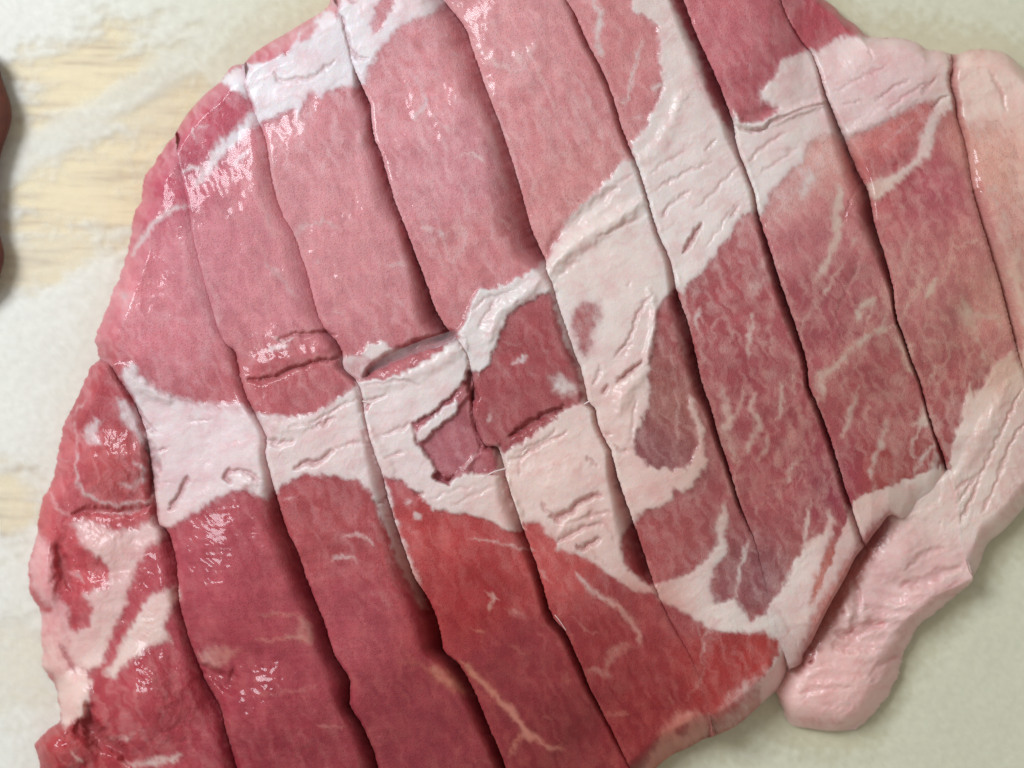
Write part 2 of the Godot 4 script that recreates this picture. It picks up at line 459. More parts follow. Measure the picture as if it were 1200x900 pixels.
func paint_middle():
	# lower second strip
	patch([233, 762, 250, 756, 283, 757, 276, 770, 267, 780, 250, 782, 238, 780], 1.0, 0.6, 6.0, 0.2)
	vein([300, 720, 325, 719, 350, 722, 362, 731, 366, 750], 5, 0.45)
	patch([345, 745, 350, 726, 364, 732, 368, 752, 358, 757], 1.0, 0.55, 8.0)
	vein([366, 754, 350, 747, 315, 749, 298, 750], 5, 0.6)
	vein([298, 814, 330, 810, 372, 805], 7, 0.35)
	vein([368, 845, 385, 851, 408, 851], 3, 0.5)
	vein([300, 690, 330, 640], 12, 0.12)
	bump(325, 835, 90, 80, 2.4)
	bump(270, 700, 60, 80, 1.0)
	crease([238, 782, 258, 792, 270, 806, 274, 784], 16, 1.6, 0.0)
	# band of fat across the third strip
	patch([302, 484, 318, 486, 345, 489, 370, 483, 386, 473, 408, 458, 420, 450, 428, 466, 430, 490, 438, 517, 445, 540, 453, 562, 460, 592, 470, 625, 482, 655, 494, 690, 505, 712, 494, 714, 478, 682, 462, 645, 450, 615, 441, 590, 430, 572, 417, 561, 387, 556, 355, 556, 335, 566, 324, 575, 318, 558, 308, 532, 312, 512], 1.0, 0.97, 6.0, 0.4)
	crease([344, 547, 360, 543, 376, 538, 390, 528], 7, 0.9, 0.75)
	crease([364, 501, 378, 497, 394, 488], 5, 0.6, 0.5)
	crease([314, 516, 328, 520, 344, 516], 8, 0.9, 0.15)
	crease([392, 525, 412, 520, 436, 516], 4, 0.4, 0.35)
	crease([340, 500, 370, 494, 400, 476, 420, 468], 4, 0.4, 0.3)
	fold([308, 488, 330, 500, 360, 500], 12, 0.5)
	crease([438, 586, 448, 588, 456, 582], 4, 0.8, 0.5)
	vein([400, 628, 416, 625, 428, 630, 437, 638], 4, 0.6)
	vein([388, 656, 400, 652, 412, 653, 421, 660], 5, 0.6)
	vein([330, 585, 350, 582], 4, 0.4)
	vein([438, 690, 450, 700, 464, 716], 10, 0.3)
	patch([502, 782, 514, 777, 534, 789, 552, 812, 534, 812, 510, 800], 1.0, 0.6, 9.0)
	vein([462, 772, 485, 776, 505, 784], 9, 0.25)
	vein([466, 758, 474, 752], 4, 0.4)
	vein([534, 900, 540, 850], 3, 0.3)
	# fat and skin in the middle of the fourth strip
	patch([420, 414, 432, 404, 452, 399, 458, 408, 483, 408, 462, 420, 440, 427, 434, 420], 1.0, 0.97, 4.0, 0.3)
	patch([394, 421, 412, 414, 430, 416, 441, 427, 428, 443, 419, 446, 407, 437], 1.0, 0.55, 5.0, 0.2)
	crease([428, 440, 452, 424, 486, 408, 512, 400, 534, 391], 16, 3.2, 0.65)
	patch([416, 447, 450, 444, 472, 437, 501, 421, 530, 401, 543, 392, 549, 405, 550, 425, 547, 440, 540, 452, 522, 470, 501, 487, 483, 497, 488, 507, 486, 517, 497, 528, 505, 540, 512, 550, 507, 558, 518, 566, 535, 560, 548, 555, 570, 553, 592, 555, 602, 585, 610, 605, 616, 622, 600, 623, 570, 608, 537, 602, 507, 596, 497, 587, 487, 575, 470, 562, 448, 557, 440, 540, 433, 517, 424, 497, 424, 487, 434, 474, 422, 464], 1.0, 0.98, 4.0, 0.5)
	patch([534, 484, 545, 470, 558, 452, 560, 470, 554, 480, 560, 505, 566, 522, 562, 530, 546, 544, 540, 555, 525, 562, 515, 552, 505, 540, 497, 528, 494, 521, 501, 514, 515, 499], 0.0, 0.98, 3.0, -1.0)
	patch([487, 519, 490, 505, 501, 494, 520, 477, 536, 468, 536, 483, 515, 498, 498, 515], 1.0, 0.97, 3.0, 0.3)
	crease([485, 500, 487, 512, 494, 524, 504, 538, 513, 551], 5, 0.8, 0.4)
	crease([540, 455, 520, 474, 500, 490, 486, 497], 4, 0.8, 0.4)
	patch([507, 557, 513, 551, 521, 561, 534, 557, 526, 567, 514, 565], 0.0, 0.9, 4.0, -2.2)
	patch([551, 544, 565, 524, 586, 522, 592, 540, 594, 553, 570, 556, 552, 554], 0.0, 0.85, 5.0, -2.0)
	vein([568, 559, 580, 553, 596, 548], 4, 0.8, 0.3)
	vein([538, 556, 550, 540, 558, 530], 4, 0.5, 0.2)
	vein([476, 588, 482, 589], 11, 0.8)
	vein([488, 602, 492, 608], 7, 0.7)
	crease([484, 575, 490, 578, 497, 576], 6, 0.8, 0.8)
	crease([450, 508, 464, 504, 482, 495], 5, 0.5, 0.3)
	crease([450, 536, 462, 533, 474, 531], 5, 0.4, 0.35)
	crease([424, 470, 440, 468, 452, 462], 5, 0.6, 0.3)
	crease([430, 452, 470, 446, 494, 452], 4, 0.4, 0.25)
	fold([440, 450, 480, 440, 510, 425, 540, 408], 16, 0.7)
	fold([430, 500, 445, 530, 460, 555], 12, 0.5)
	crease([505, 586, 530, 575, 560, 568], 4, 0.25, 0.15)
	crease([530, 592, 555, 580, 580, 568], 4, 0.25, 0.15)
	crease([552, 432, 548, 445, 552, 460, 556, 470], 8, 2.4, 0.5)
	# lower fourth strip
	vein([548, 629, 572, 634, 600, 640, 630, 644], 4, 0.55)
	vein([568, 694, 576, 698, 584, 703], 4, 0.7)
	vein([578, 696, 576, 706, 572, 716], 4, 0.7)
	vein([548, 737, 558, 737, 568, 743], 4, 0.45)
	vein([590, 712, 604, 716, 614, 724], 3, 0.45)
	vein([596, 716, 606, 722], 3, 0.4)
	vein([590, 750, 604, 760, 614, 768], 4, 0.3)
	vein([662, 788, 666, 800], 8, 0.3)
	vein([540, 776, 562, 796, 580, 813, 600, 834, 616, 856, 638, 872, 660, 879], 9, 0.75)
	vein([618, 856, 606, 868, 598, 886], 8, 0.5)
	vein([560, 795, 550, 775], 10, 0.35)
	vein([636, 842, 650, 836], 4, 0.3)
	patch([450, 558, 470, 563, 488, 577, 498, 588, 490, 596, 462, 580], 0.0, 0.6, 8.0)
	# knot of fat at the head of the fifth strip
	patch([545, 397, 536, 392, 546, 373, 555, 348, 563, 339, 582, 336, 600, 330, 622, 316, 638, 311, 644, 322, 652, 342, 630, 347, 613, 357, 599, 368, 588, 385, 580, 411, 563, 440, 551, 433, 546, 416, 538, 408], 1.0, 0.98, 4.0, 0.7)
	crease([552, 366, 566, 352, 584, 346, 600, 340], 4, 0.4, 0.25)
	fold([572, 400, 582, 372, 604, 352, 632, 330], 12, 0.7)
	crease([560, 385, 572, 366, 580, 350], 4, 0.4, 0.2)
	red([604, 358, 626, 346, 648, 343], 4, 0.4)
	patch([643, 442, 655, 438, 670, 446, 680, 452, 672, 465, 656, 466, 648, 456], 1.0, 0.6, 9.0)
	vein([599, 428, 608, 422, 618, 418], 5, 0.65)
	vein([588, 400, 600, 405, 612, 402], 3, 0.3)
	vein([571, 490, 576, 492], 10, 0.5)
	vein([592, 432, 600, 446], 3, 0.35)
	# fat of the fifth strip
	patch([580, 521, 590, 532, 600, 526, 620, 513, 645, 496, 660, 480, 676, 473, 687, 468, 698, 478, 703, 498, 713, 518, 721, 532, 726, 557, 723, 570, 738, 592, 745, 608, 736, 620, 728, 626, 729, 645, 732, 663, 743, 673, 763, 685, 772, 690, 764, 697, 740, 691, 720, 679, 707, 667, 690, 655, 670, 648, 652, 643, 650, 632, 637, 624, 634, 611, 612, 612, 602, 598, 594, 582, 586, 555], 1.0, 0.98, 5.0, 0.5)
	crease([598, 512, 625, 494, 662, 476], 8, 1.6, 0.1)
	crease([598, 540, 620, 530, 640, 518, 664, 506], 5, 0.6, 0.35)
	crease([604, 530, 628, 520, 652, 504], 4, 0.5, 0.3)
	crease([643, 606, 655, 607, 668, 598, 684, 586, 704, 579], 8, 1.3, 0.65)
	crease([637, 588, 639, 596, 646, 604], 5, 0.6, 0.4)
	crease([674, 640, 684, 641, 692, 636, 704, 632], 7, 1.1, 0.7)
	crease([652, 636, 664, 628, 684, 619, 706, 612], 6, 0.7, 0.4)
	crease([662, 616, 690, 604, 716, 600], 5, 0.4, 0.2)
	crease([688, 535, 695, 543, 702, 545], 5, 0.6, 0.45)
	crease([700, 600, 712, 618, 722, 634], 4, 0.3, 0.2)
	crease([612, 560, 606, 545, 612, 535], 4, 0.3, 0.25)
	crease([686, 640, 700, 654, 716, 664], 4, 0.3, 0.2)
	fold([655, 622, 672, 610, 690, 598], 10, 0.5)
	bump(660, 565, 60, 45, 0.7)
	fold([590, 560, 600, 585, 612, 605], 9, 0.5)
	# lower fifth strip
	vein([676, 674, 688, 686, 698, 696, 716, 705, 731, 717, 741, 731, 749, 742, 748, 757], 9, 0.75)
	vein([710, 781, 718, 766, 738, 755], 13, 0.5)
	vein([686, 785, 704, 786, 716, 794], 9, 0.55)
	vein([672, 723, 684, 735, 701, 742], 3, 0.45)
	vein([628, 660, 636, 672, 648, 684], 3, 0.35)
	vein([712, 838, 724, 834, 736, 836], 7, 0.35)
	vein([780, 810, 790, 830], 3, 0.3)
	vein([706, 800, 716, 812], 3, 0.3)
	vein([660, 675, 676, 700], 8, 0.2)
	patch([752, 900, 765, 876, 774, 852, 794, 834, 815, 831, 833, 840, 834, 858, 815, 872, 792, 888, 770, 905, 752, 925], 1.0, 0.7, 9.0, 0.4)
	patch([832, 866, 835, 840, 846, 820, 860, 804, 880, 797, 897, 780, 910, 795, 906, 818, 880, 840, 860, 858], 1.0, 0.5, 10.0, 0.3)
	red([790, 860, 806, 850], 10, 0.5)
	red([846, 836, 870, 820], 9, 0.4)
	vein([820, 776, 823, 760, 826, 745, 834, 738], 4, 0.4)
	vein([802, 822, 812, 808, 822, 790, 826, 770], 5, 0.3)
	vein([810, 700, 822, 752], 3, 0.35)

func paint_right():
	# fat of the sixth strip, with the folded sheet on top
	patch([736, 185, 748, 192, 760, 228, 768, 255, 776, 277, 790, 307, 796, 337, 780, 350, 771, 367, 765, 395, 760, 420, 761, 450, 759, 475, 752, 495, 742, 518, 746, 533, 760, 546, 787, 551, 803, 548, 812, 538, 818, 520, 814, 498, 806, 470, 808, 460, 817, 485, 824, 502, 828, 540, 820, 558, 800, 578, 791, 573, 785, 590, 760, 596, 750, 604, 742, 610, 732, 587, 720, 555, 714, 532, 706, 517, 696, 497, 692, 478, 683, 468, 682, 455, 678, 437, 671, 417, 664, 405, 656, 380, 648, 350, 642, 330, 634, 310, 640, 302, 654, 278, 667, 253, 700, 224, 720, 201], 1.0, 0.98, 5.0, 0.6)
	patch([668, 372, 672, 358, 684, 352, 702, 354, 705, 367, 698, 386, 694, 408, 688, 421, 680, 421, 672, 398], 0.0, 0.72, 13.0, -0.1)
	fold([648, 315, 662, 296, 685, 280, 715, 262, 752, 238], 15, 1.2)
	crease([642, 296, 660, 272, 690, 246, 722, 220], 16, 0.9, 0.12)
	crease([700, 278, 722, 268, 752, 254], 5, 0.4, 0.3)
	crease([652, 325, 668, 312, 680, 306], 4, 0.4, 0.3)
	crease([722, 448, 730, 440, 740, 434, 752, 424], 7, 1.4, 0.75)
	crease([720, 420, 738, 396, 748, 366, 762, 346], 4, 0.7, 0.3)
	fold([760, 340, 768, 370, 762, 405, 758, 425], 9, 0.7)
	crease([738, 520, 742, 490, 746, 470], 5, 0.3, 0.15)
	crease([694, 450, 702, 440, 700, 428], 5, 0.5, 0.35)
	crease([706, 462, 712, 452], 6, 0.9, 0.5)
	crease([708, 506, 716, 508], 4, 0.4, 0.4)
	crease([734, 335, 740, 330], 4, 0.3, 0.35)
	crease([726, 420, 740, 402], 8, 0.4, 0.2)
	fold([725, 480, 735, 455, 752, 440], 16, 0.8)
	crease([720, 215, 745, 205], 4, 0.3, 0.3)
	crease([720, 522, 728, 530, 736, 528], 6, 0.5, 0.35)
	patch([792, 340, 800, 360, 812, 420, 824, 455, 812, 452, 795, 430, 782, 400, 772, 365, 778, 350], 0.0, 0.6, 12.0)
	vein([790, 455, 794, 485, 792, 520], 4, 0.4)
	vein([782, 400, 788, 430, 793, 460], 4, 0.3)
	vein([848, 594, 843, 624, 845, 640, 833, 657, 814, 672], 12, 0.85)
	vein([842, 500, 846, 540, 848, 560], 6, 0.3)
	vein([808, 585, 816, 575], 6, 0.3)
	# the fat that joins the sixth and seventh strips below
	patch([764, 685, 800, 674, 826, 664, 837, 650, 843, 632, 849, 600, 853, 604, 848, 630, 846, 648, 834, 668, 832, 690, 835, 704, 850, 708, 861, 697, 868, 712, 880, 727, 895, 717, 917, 687, 930, 657, 947, 634, 966, 622, 971, 598, 978, 612, 969, 647, 956, 673, 948, 710, 948, 740, 944, 779, 920, 783, 910, 752, 895, 741, 867, 741, 833, 738, 812, 722, 790, 712, 772, 703], 1.0, 0.96, 6.0, 0.3)
	vein([878, 632, 868, 662, 861, 696], 5, 0.65)
	vein([946, 600, 943, 618, 941, 642], 5, 0.55)
	vein([906, 660, 915, 640], 4, 0.3)
	crease([908, 712, 920, 730, 934, 756], 4, 0.3, 0.2)
	patch([978, 622, 992, 640, 984, 670, 966, 710, 950, 745, 950, 705, 962, 672], 0.0, 0.3, 12.0)
	vein([984, 655, 978, 690, 964, 722], 6, 0.3)
	# seventh strip: fat
	patch([734, -60, 775, -60, 786, 0, 792, 15, 808, 42, 820, 62, 822, 80, 830, 110, 840, 125, 848, 145, 858, 160, 868, 175, 888, 222, 892, 245, 868, 252, 853, 277, 831, 307, 800, 343, 788, 332, 782, 300, 768, 275, 757, 245, 742, 185, 738, 170, 754, 155, 770, 120, 778, 100, 772, 75, 772, 32, 760, 22, 740, 12], 1.0, 0.97, 5.0, 0.5)
	patch([808, 65, 824, 85, 846, 130, 840, 140, 826, 120, 812, 95], 0.0, 0.35, 8.0, -0.3)
	vein([692, -6, 704, 20, 700, 45, 705, 66], 9, 0.65)
	vein([686, 0, 680, -20], 10, 0.4)
	vein([754, 45, 746, 68, 740, 98, 731, 124], 6, 0.55)
	vein([762, 107, 770, 103, 778, 98], 8, 0.6)
	vein([736, 142, 746, 138, 754, 128], 5, 0.3)
	crease([822, 262, 816, 272, 808, 284, 802, 296], 6, 1.3, 0.95)
	crease([866, 242, 860, 250, 856, 256], 4, 0.5, 0.5)
	crease([775, 255, 790, 236, 806, 226], 5, 0.5, 0.35)
	crease([770, 222, 800, 204, 836, 190], 4, 0.4, 0.35)
	crease([762, 205, 780, 190, 800, 180], 4, 0.3, 0.25)
	crease([812, 246, 830, 232, 848, 212, 868, 190], 4, 0.3, 0.25)
	crease([828, 290, 846, 262, 862, 240], 4, 0.25, 0.2)
	crease([838, 165, 826, 178], 4, 0.4, 0.3)
	crease([776, 100, 770, 118], 3, 0.4, 0.6)
	fold([745, 190, 768, 176, 784, 150, 800, 110], 14, 0.5)
	# seventh strip: marbling below
	vein([821, 360, 816, 372, 814, 388], 5, 0.6)
	vein([883, 368, 878, 392, 877, 422], 6, 0.65)
	vein([898, 300, 888, 322], 8, 0.3)
	vein([857, 390, 855, 402], 5, 0.4)
	vein([842, 446, 849, 468, 851, 490, 847, 506], 13, 0.55)
	vein([870, 452, 866, 478, 856, 494, 850, 506], 7, 0.6)
	vein([848, 500, 855, 520, 864, 545], 11, 0.5)
	vein([884, 458, 880, 478, 889, 498, 881, 514, 872, 532], 9, 0.7)
	vein([901, 508, 896, 524, 888, 542], 7, 0.5)
	vein([914, 448, 916, 472, 910, 492], 8, 0.7)
	vein([928, 436, 930, 462], 7, 0.45)
	vein([911, 526, 908, 550], 5, 0.35)
	vein([938, 532, 926, 550, 921, 569], 8, 0.6)
	vein([898, 582, 884, 600], 4, 0.4)
	vein([955, 505, 951, 530], 5, 0.35)
	vein([964, 530, 966, 556], 4, 0.3)
	vein([850, 585, 842, 612], 6, 0.3)
	vein([864, 520, 880, 560], 14, 0.18)
	vein([850, 340, 870, 370], 14, 0.12)
	# eighth strip
	patch([943, 60, 950, 58, 958, 80, 968, 112, 976, 140, 980, 160, 948, 170, 941, 187, 918, 207, 903, 224, 890, 256, 880, 233, 860, 182, 856, 160, 860, 132, 868, 143, 887, 143, 910, 134, 900, 126, 890, 120, 890, 108, 907, 90, 917, 70], 1.0, 0.95, 5.0, 0.5)
	crease([862, 148, 884, 156, 908, 142, 940, 128, 968, 120], 5, 0.9, 0.35)
	fold([864, 138, 884, 148, 912, 138, 940, 128, 966, 118], 10, 1.2)
	patch([895, 120, 912, 128, 905, 134, 886, 142, 868, 140, 866, 134, 884, 134], 0.0, 0.8, 5.0, -0.8)
	crease([876, 190, 895, 172, 918, 156], 5, 0.4, 0.3)
	crease([890, 205, 912, 188, 935, 172], 4, 0.3, 0.25)
	bump(925, 98, 40, 40, 1.0)
	patch([940, 172, 960, 158, 982, 158, 990, 190, 970, 196, 948, 190], 0.0, 0.7, 12.0)
	vein([951, 198, 946, 212, 942, 232], 9, 0.45)
	vein([979, 214, 985, 232, 980, 255, 981, 282], 9, 0.65)
	vein([984, 226, 976, 250, 980, 266, 976, 288, 966, 312, 956, 328], 10, 0.8)
	vein([988, 306, 974, 330, 961, 350], 6, 0.55)
	vein([1003, 276, 994, 294], 6, 0.5)
	vein([948, 330, 940, 352], 5, 0.35)
	vein([1026, 350, 1010, 360, 1003, 378], 10, 0.7)
	vein([1022, 358, 1015, 386], 6, 0.5)
	vein([1040, 368, 1030, 390], 7, 0.45)
	vein([1052, 380, 1022, 391, 1004, 405, 990, 414, 986, 424], 10, 0.6)
	vein([1046, 394, 1060, 418, 1068, 440], 12, 0.45)
	vein([990, 424, 968, 436, 960, 450, 966, 468], 14, 0.65)
	vein([1004, 452, 996, 486, 986, 512], 7, 0.65)
	vein([1038, 490, 1033, 518, 1022, 538, 1020, 560], 7, 0.65)
	vein([1022, 560, 1023, 606], 4, 0.3)
	patch([1068, 498, 1083, 476, 1090, 498, 1082, 503], 1.0, 0.75, 6.0)
	vein([1079, 500, 1066, 526, 1074, 536], 6, 0.5)
	vein([1094, 520, 1082, 534, 1071, 554], 8, 0.6)
	vein([1097, 530, 1091, 558], 7, 0.6)
	vein([1045, 576, 1036, 594], 4, 0.35)
	vein([950, 584, 945, 610, 942, 632], 6, 0.55)
	vein([990, 590, 994, 606], 6, 0.4)
	vein([990, 340, 1000, 320], 4, 0.25)
	patch([1100, 545, 1113, 550, 1120, 575, 1128, 640, 1110, 640, 1100, 612, 1074, 606, 1050, 606, 1075, 600, 1100, 591, 1104, 570], 1.0, 0.95, 4.0, 0.2)
	crease([1010, 210, 985, 262], 3, 0.3, 0.2)
	crease([1008, 300, 986, 352, 972, 396], 3, 0.3, 0.25)
	# ninth strip
	patch([954, 64, 975, 48, 995, 43, 1050, 43, 1072, 48, 1085, 57, 1105, 55, 1116, 70, 1112, 97, 1120, 118, 1100, 122, 1085, 118, 1060, 130, 1035, 145, 1005, 158, 988, 166, 974, 142, 962, 115, 952, 80], 1.0, 0.95, 7.0, 0.4)
	patch([1116, 112, 1120, 126, 1102, 136, 1095, 165, 1086, 186, 1060, 206, 1046, 221, 1030, 236, 1014, 232, 1015, 216, 1035, 208, 1060, 195, 1072, 178, 1082, 150, 1092, 128, 1104, 115], 1.0, 0.9, 7.0, 0.3)
	patch([1030, 204, 1050, 186, 1074, 168, 1078, 178, 1062, 194, 1040, 206], 0.0, 0.8, 8.0, -0.5)
	vein([1072, 140, 1050, 156, 1030, 178], 5, 0.4)
	crease([1026, 118, 1046, 104, 1064, 94], 4, 0.4, 0.3)
	crease([1040, 128, 1062, 112, 1086, 98], 4, 0.4, 0.3)
	crease([978, 108, 1010, 90, 1040, 78], 4, 0.3, 0.2)
	crease([985, 125, 1010, 118], 4, 0.3, 0.2)
	crease([1080, 110, 1096, 92], 5, 0.4, 0.3)
	fold([992, 158, 1030, 136, 1070, 116], 12, 0.4)
	crease([1020, 72, 1018, 58], 4, 0.3, 0.2)
	crease([1092, 126, 1110, 112], 4, 0.7, 0.4)
	vein([1074, 310, 1078, 330, 1066, 350, 1056, 372], 8, 0.45)
	vein([1096, 326, 1089, 340, 1085, 352], 10, 0.75)
	vein([1098, 354, 1088, 372, 1081, 392], 7, 0.3)
	vein([1126, 352, 1131, 366, 1136, 382, 1146, 400], 17, 0.65)
	vein([1133, 366, 1150, 370, 1172, 371], 6, 0.5)
	vein([1168, 374, 1174, 386], 6, 0.45)
	vein([1158, 404, 1152, 416, 1156, 428], 12, 0.5)
	vein([1114, 274, 1118, 290, 1132, 286, 1146, 279], 5, 0.4)
	vein([1096, 426, 1089, 450], 8, 0.45)
	vein([1110, 300, 1100, 315], 4, 0.3)
	vein([1034, 262, 1060, 240, 1080, 228], 5, 0.25)  # a wet highlight, painted in as a pale streak
	patch([1188, 408, 1176, 418, 1164, 428, 1152, 448, 1142, 464, 1137, 448, 1130, 465, 1125, 490, 1117, 512, 1111, 545, 1120, 575, 1126, 640, 1140, 690, 1180, 640, 1240, 590, 1250, 420], 1.0, 0.95, 5.0, 0.5)
	crease([1118, 574, 1130, 566, 1144, 554], 5, 0.5, 0.35)
	crease([1121, 588, 1138, 566, 1152, 548], 4, 0.5, 0.3)
	crease([1124, 614, 1134, 590, 1140, 578], 5, 0.6, 0.4)
	crease([1140, 580, 1160, 530, 1180, 490, 1196, 455], 5, 0.5, 0.3)
	crease([1150, 600, 1168, 560, 1184, 518, 1205, 490], 5, 0.5, 0.3)
	fold([1120, 560, 1150, 510, 1180, 450], 14, 0.5)
	patch([1150, 600, 1172, 560, 1188, 515, 1206, 490, 1240, 500, 1220, 580, 1180, 615], 0.0, 0.22, 16.0)
	# last strip, at the right edge
	patch([1110, 40, 1240, 40, 1260, 560, 1200, 540, 1186, 400, 1170, 330, 1145, 250, 1128, 170, 1118, 100], 1.0, 0.42, 8.0)
	patch([1118, 62, 1200, 55, 1260, 120, 1260, 330, 1200, 250, 1186, 150, 1160, 128, 1146, 148, 1128, 136, 1118, 100], 1.0, 0.6, 20.0)
	vein([1128, 66, 1134, 90, 1130, 118], 12, 0.7)
	vein([1148, 100, 1144, 124, 1134, 146], 9, 0.65)
	vein([1164, 100, 1160, 120, 1152, 136], 8, 0.5)
	crease([1160, 86, 1172, 110, 1176, 130], 5, 0.4, 0.3)
	vein([1186, 300, 1192, 340, 1206, 380], 9, 0.35)
	vein([1150, 205, 1164, 230, 1180, 262], 6, 0.25)
	# the rim of fat, lower right
	patch([1000, 585, 1105, 545, 1128, 600, 1160, 660, 1130, 720, 1060, 860, 900, 880, 890, 800, 960, 690], 1.0, 0.97, 4.0)
	crease([980, 742, 996, 744, 1012, 735, 1036, 730], 16, 1.3, 0.2)
	crease([974, 754, 990, 757, 1006, 755, 1024, 757], 14, 0.8, 0.12)
	crease([1056, 684, 1080, 682, 1100, 672, 1126, 662], 13, 0.8, 0.3)
	crease([948, 774, 952, 777], 5, 1.5, 1.0)
	crease([1060, 668, 1080, 650, 1104, 640], 8, 0.5, 0.2)
	crease([1000, 680, 1004, 720, 992, 745], 10, 0.8, 0.2)
	crease([1055, 765, 1030, 780, 1020, 800], 10, 0.5, 0.3)
	fold([985, 700, 1000, 730, 1030, 745], 12, 0.6)
	bump(1050, 650, 40, 50, 1.6, 0.7)
	bump(1075, 705, 55, 30, 1.4, -0.6)
	bump(985, 800, 55, 45, 1.6)
	bump(1010, 768, 40, 20, 0.8, -0.3)
	bump(1000, 720, 26, 26, 1.2)
	red([1128, 674, 1112, 690, 1090, 706, 1060, 735, 1046, 770, 1030, 800], 10, 0.25)
	red([928, 842, 960, 846, 990, 846], 9, 0.3)
	red([935, 800, 950, 815], 14, 0.2)
	red([1042, 606, 1024, 628, 1004, 656, 986, 690, 966, 722, 952, 752, 940, 778], 34, 0.5)  # bloody tint by the cut ends, deepened to paint their cast shade
	red([1040, 610, 1014, 646, 990, 688, 962, 734], 18, 0.5)  # narrower pass of the same painted shade
	# soft washes where fat and lean run into each other, plus painted shade on the rim
	patch([898, 230, 940, 180, 985, 160, 992, 198, 945, 232, 905, 270], 1.0, 0.4, 20.0)
	patch([1130, 300, 1180, 270, 1215, 330, 1190, 400, 1150, 380], 1.0, 0.25, 24.0)
	patch([1140, 70, 1220, 80, 1230, 170, 1180, 150, 1150, 130], 1.0, 0.3, 20.0)
	line_([1128, 150, 1138, 190, 1150, 240, 1166, 300, 1180, 350, 1194, 420], 16, 0.0, 0.35, 0.0, 0.5, 0.3, 14.0)
	line_([1117, 68, 1116, 100, 1124, 140], 9, 0.0, 0.6, 0.0, 0.5, 0.3, 7.0)
	for k in 9:
		crease([935.0 + k * 13.0, 812.0 - k * 17.0, 965.0 + k * 12.0, 806.0 - k * 15.0, 1000.0 + k * 12.0, 806.0 - k * 15.0], 9.0 + 3.0 * (k % 3), 0.35, 0.12)
	line_([1040, 606, 1022, 630, 1003, 658, 986, 690, 966, 722, 952, 752, 938, 780], 22, 0.0, 0.3, 0.0, 0.7, 0.3, 16.0)  # shade under the overhanging strip ends, painted as dark red
	# wisps of pale connective tissue over the upper strips
	for a in [[350, 240, 372, 300, 392, 352], [405, 220, 420, 290, 440, 340], [480, 100, 500, 160, 520, 230], [555, 110, 580, 170, 600, 240], [600, 40, 625, 110, 650, 180], [650, 60, 672, 120, 700, 190], [262, 220, 290, 290, 318, 370], [210, 280, 232, 340, 250, 395], [470, 190, 492, 250, 520, 320], [560, 60, 590, 80, 622, 60]]:
		vein(a, 13, 0.22, 0.1)
		vein([a[0] + 16, a[1] + 12, a[2] + 20, a[3] + 4, a[4] + 8, a[5] - 14], 6, 0.28, 0.1)

# ---- the slab of meat ------------------------------------------------------

func tag(o: Node, label: String, category := "", group := "", kind := ""):
	if label: o.set_meta("label", label)
	if category: o.set_meta("category", category)
	if group: o.set_meta("group", group)
	if kind: o.set_meta("kind", kind)

func edge4(a: Array, s: float, d: float) -> PackedVector4Array:
	# an outer edge: rounded over s units, d mm lower
	var p := PackedVector4Array()
	for i in range(0, a.size(), 2):
		p.append(Vector4(a[i], a[i + 1], s, d))
	if s >= 16.0:
		outline.append(pts(a))
	return p

func side(a: Array, right: bool) -> PackedVector4Array:
	# one side of a cut: x, y, then rounding and drop of the strip on its left and of the strip on its right
	var p := PackedVector4Array()
	for i in range(0, a.size(), 6):
		p.append(Vector4(a[i], a[i + 1], a[i + 4], a[i + 5]) if right else Vector4(a[i], a[i + 1], a[i + 2], a[i + 3]))
	return p

func joined(a: PackedVector4Array, b: PackedVector4Array) -> PackedVector4Array:
	var p := a.duplicate()
	p.append_array(b)
	return p

func resampled(p: PackedVector4Array, n: int) -> PackedVector4Array:
	var s := PackedVector4Array()
	var last := p.size() - 1
	for i in last:
		var a := p[maxi(i - 1, 0)]
		var d := p[mini(i + 2, last)]
		for k in 6:
			var t := k / 6.0
			var q := p[i].lerp(p[i + 1], t)
			var c := Vector2(p[i].x, p[i].y).cubic_interpolate(Vector2(p[i + 1].x, p[i + 1].y), Vector2(a.x, a.y), Vector2(d.x, d.y), t)
			s.append(Vector4(c.x, c.y, q.z, q.w))
	s.append(p[last])
	var run := PackedFloat32Array([0.0])
	for i in range(1, s.size()):
		run.append(run[i - 1] + Vector2(s[i].x - s[i - 1].x, s[i].y - s[i - 1].y).length())
	var out := PackedVector4Array()
	var total := run[run.size() - 1]
	var at := 0
	for i in n + 1:
		var want := total * i / n
		while at < s.size() - 2 and run[at + 1] < want:
			at += 1
		out.append(s[at].lerp(s[at + 1], clampf((want - run[at]) / maxf(run[at + 1] - run[at], 1e-5), 0.0, 1.0)))
	return out

func length4(p: PackedVector4Array) -> float:
	var sum := 0.0
	for i in range(1, p.size()):
		sum += Vector2(p[i].x - p[i - 1].x, p[i].y - p[i - 1].y).length()
	return sum

func rounded(t: float) -> float:
	if t >= 1.0:
		return 0.0
	t = 1.0 - maxf(t, 0.0)
	return 0.35 * (1.0 - sqrt(maxf(1.0 - t * t, 0.0))) + 0.65 * pow(t, 1.7)

func marbling_at(x: float, y: float) -> float:
	# fine streaks of fat: narrow ridges drawn out along the muscle
	var s := x * 0.30 - y * 0.95
	var t := x * 0.95 + y * 0.30
	var w := n_warp.get_noise_2d(x * 0.6, y * 0.6) * 9.0
	var r := n_ridge.get_noise_2d((t + w) * 0.7, s * 0.11)
	var holes := n_big.get_noise_2d(x * 1.4 + 77.0, y * 1.4)
	return 0.46 * smoothstep(0.25, 1.05, r + 0.5 * holes) * coarse_at(marb_map, x, y).x

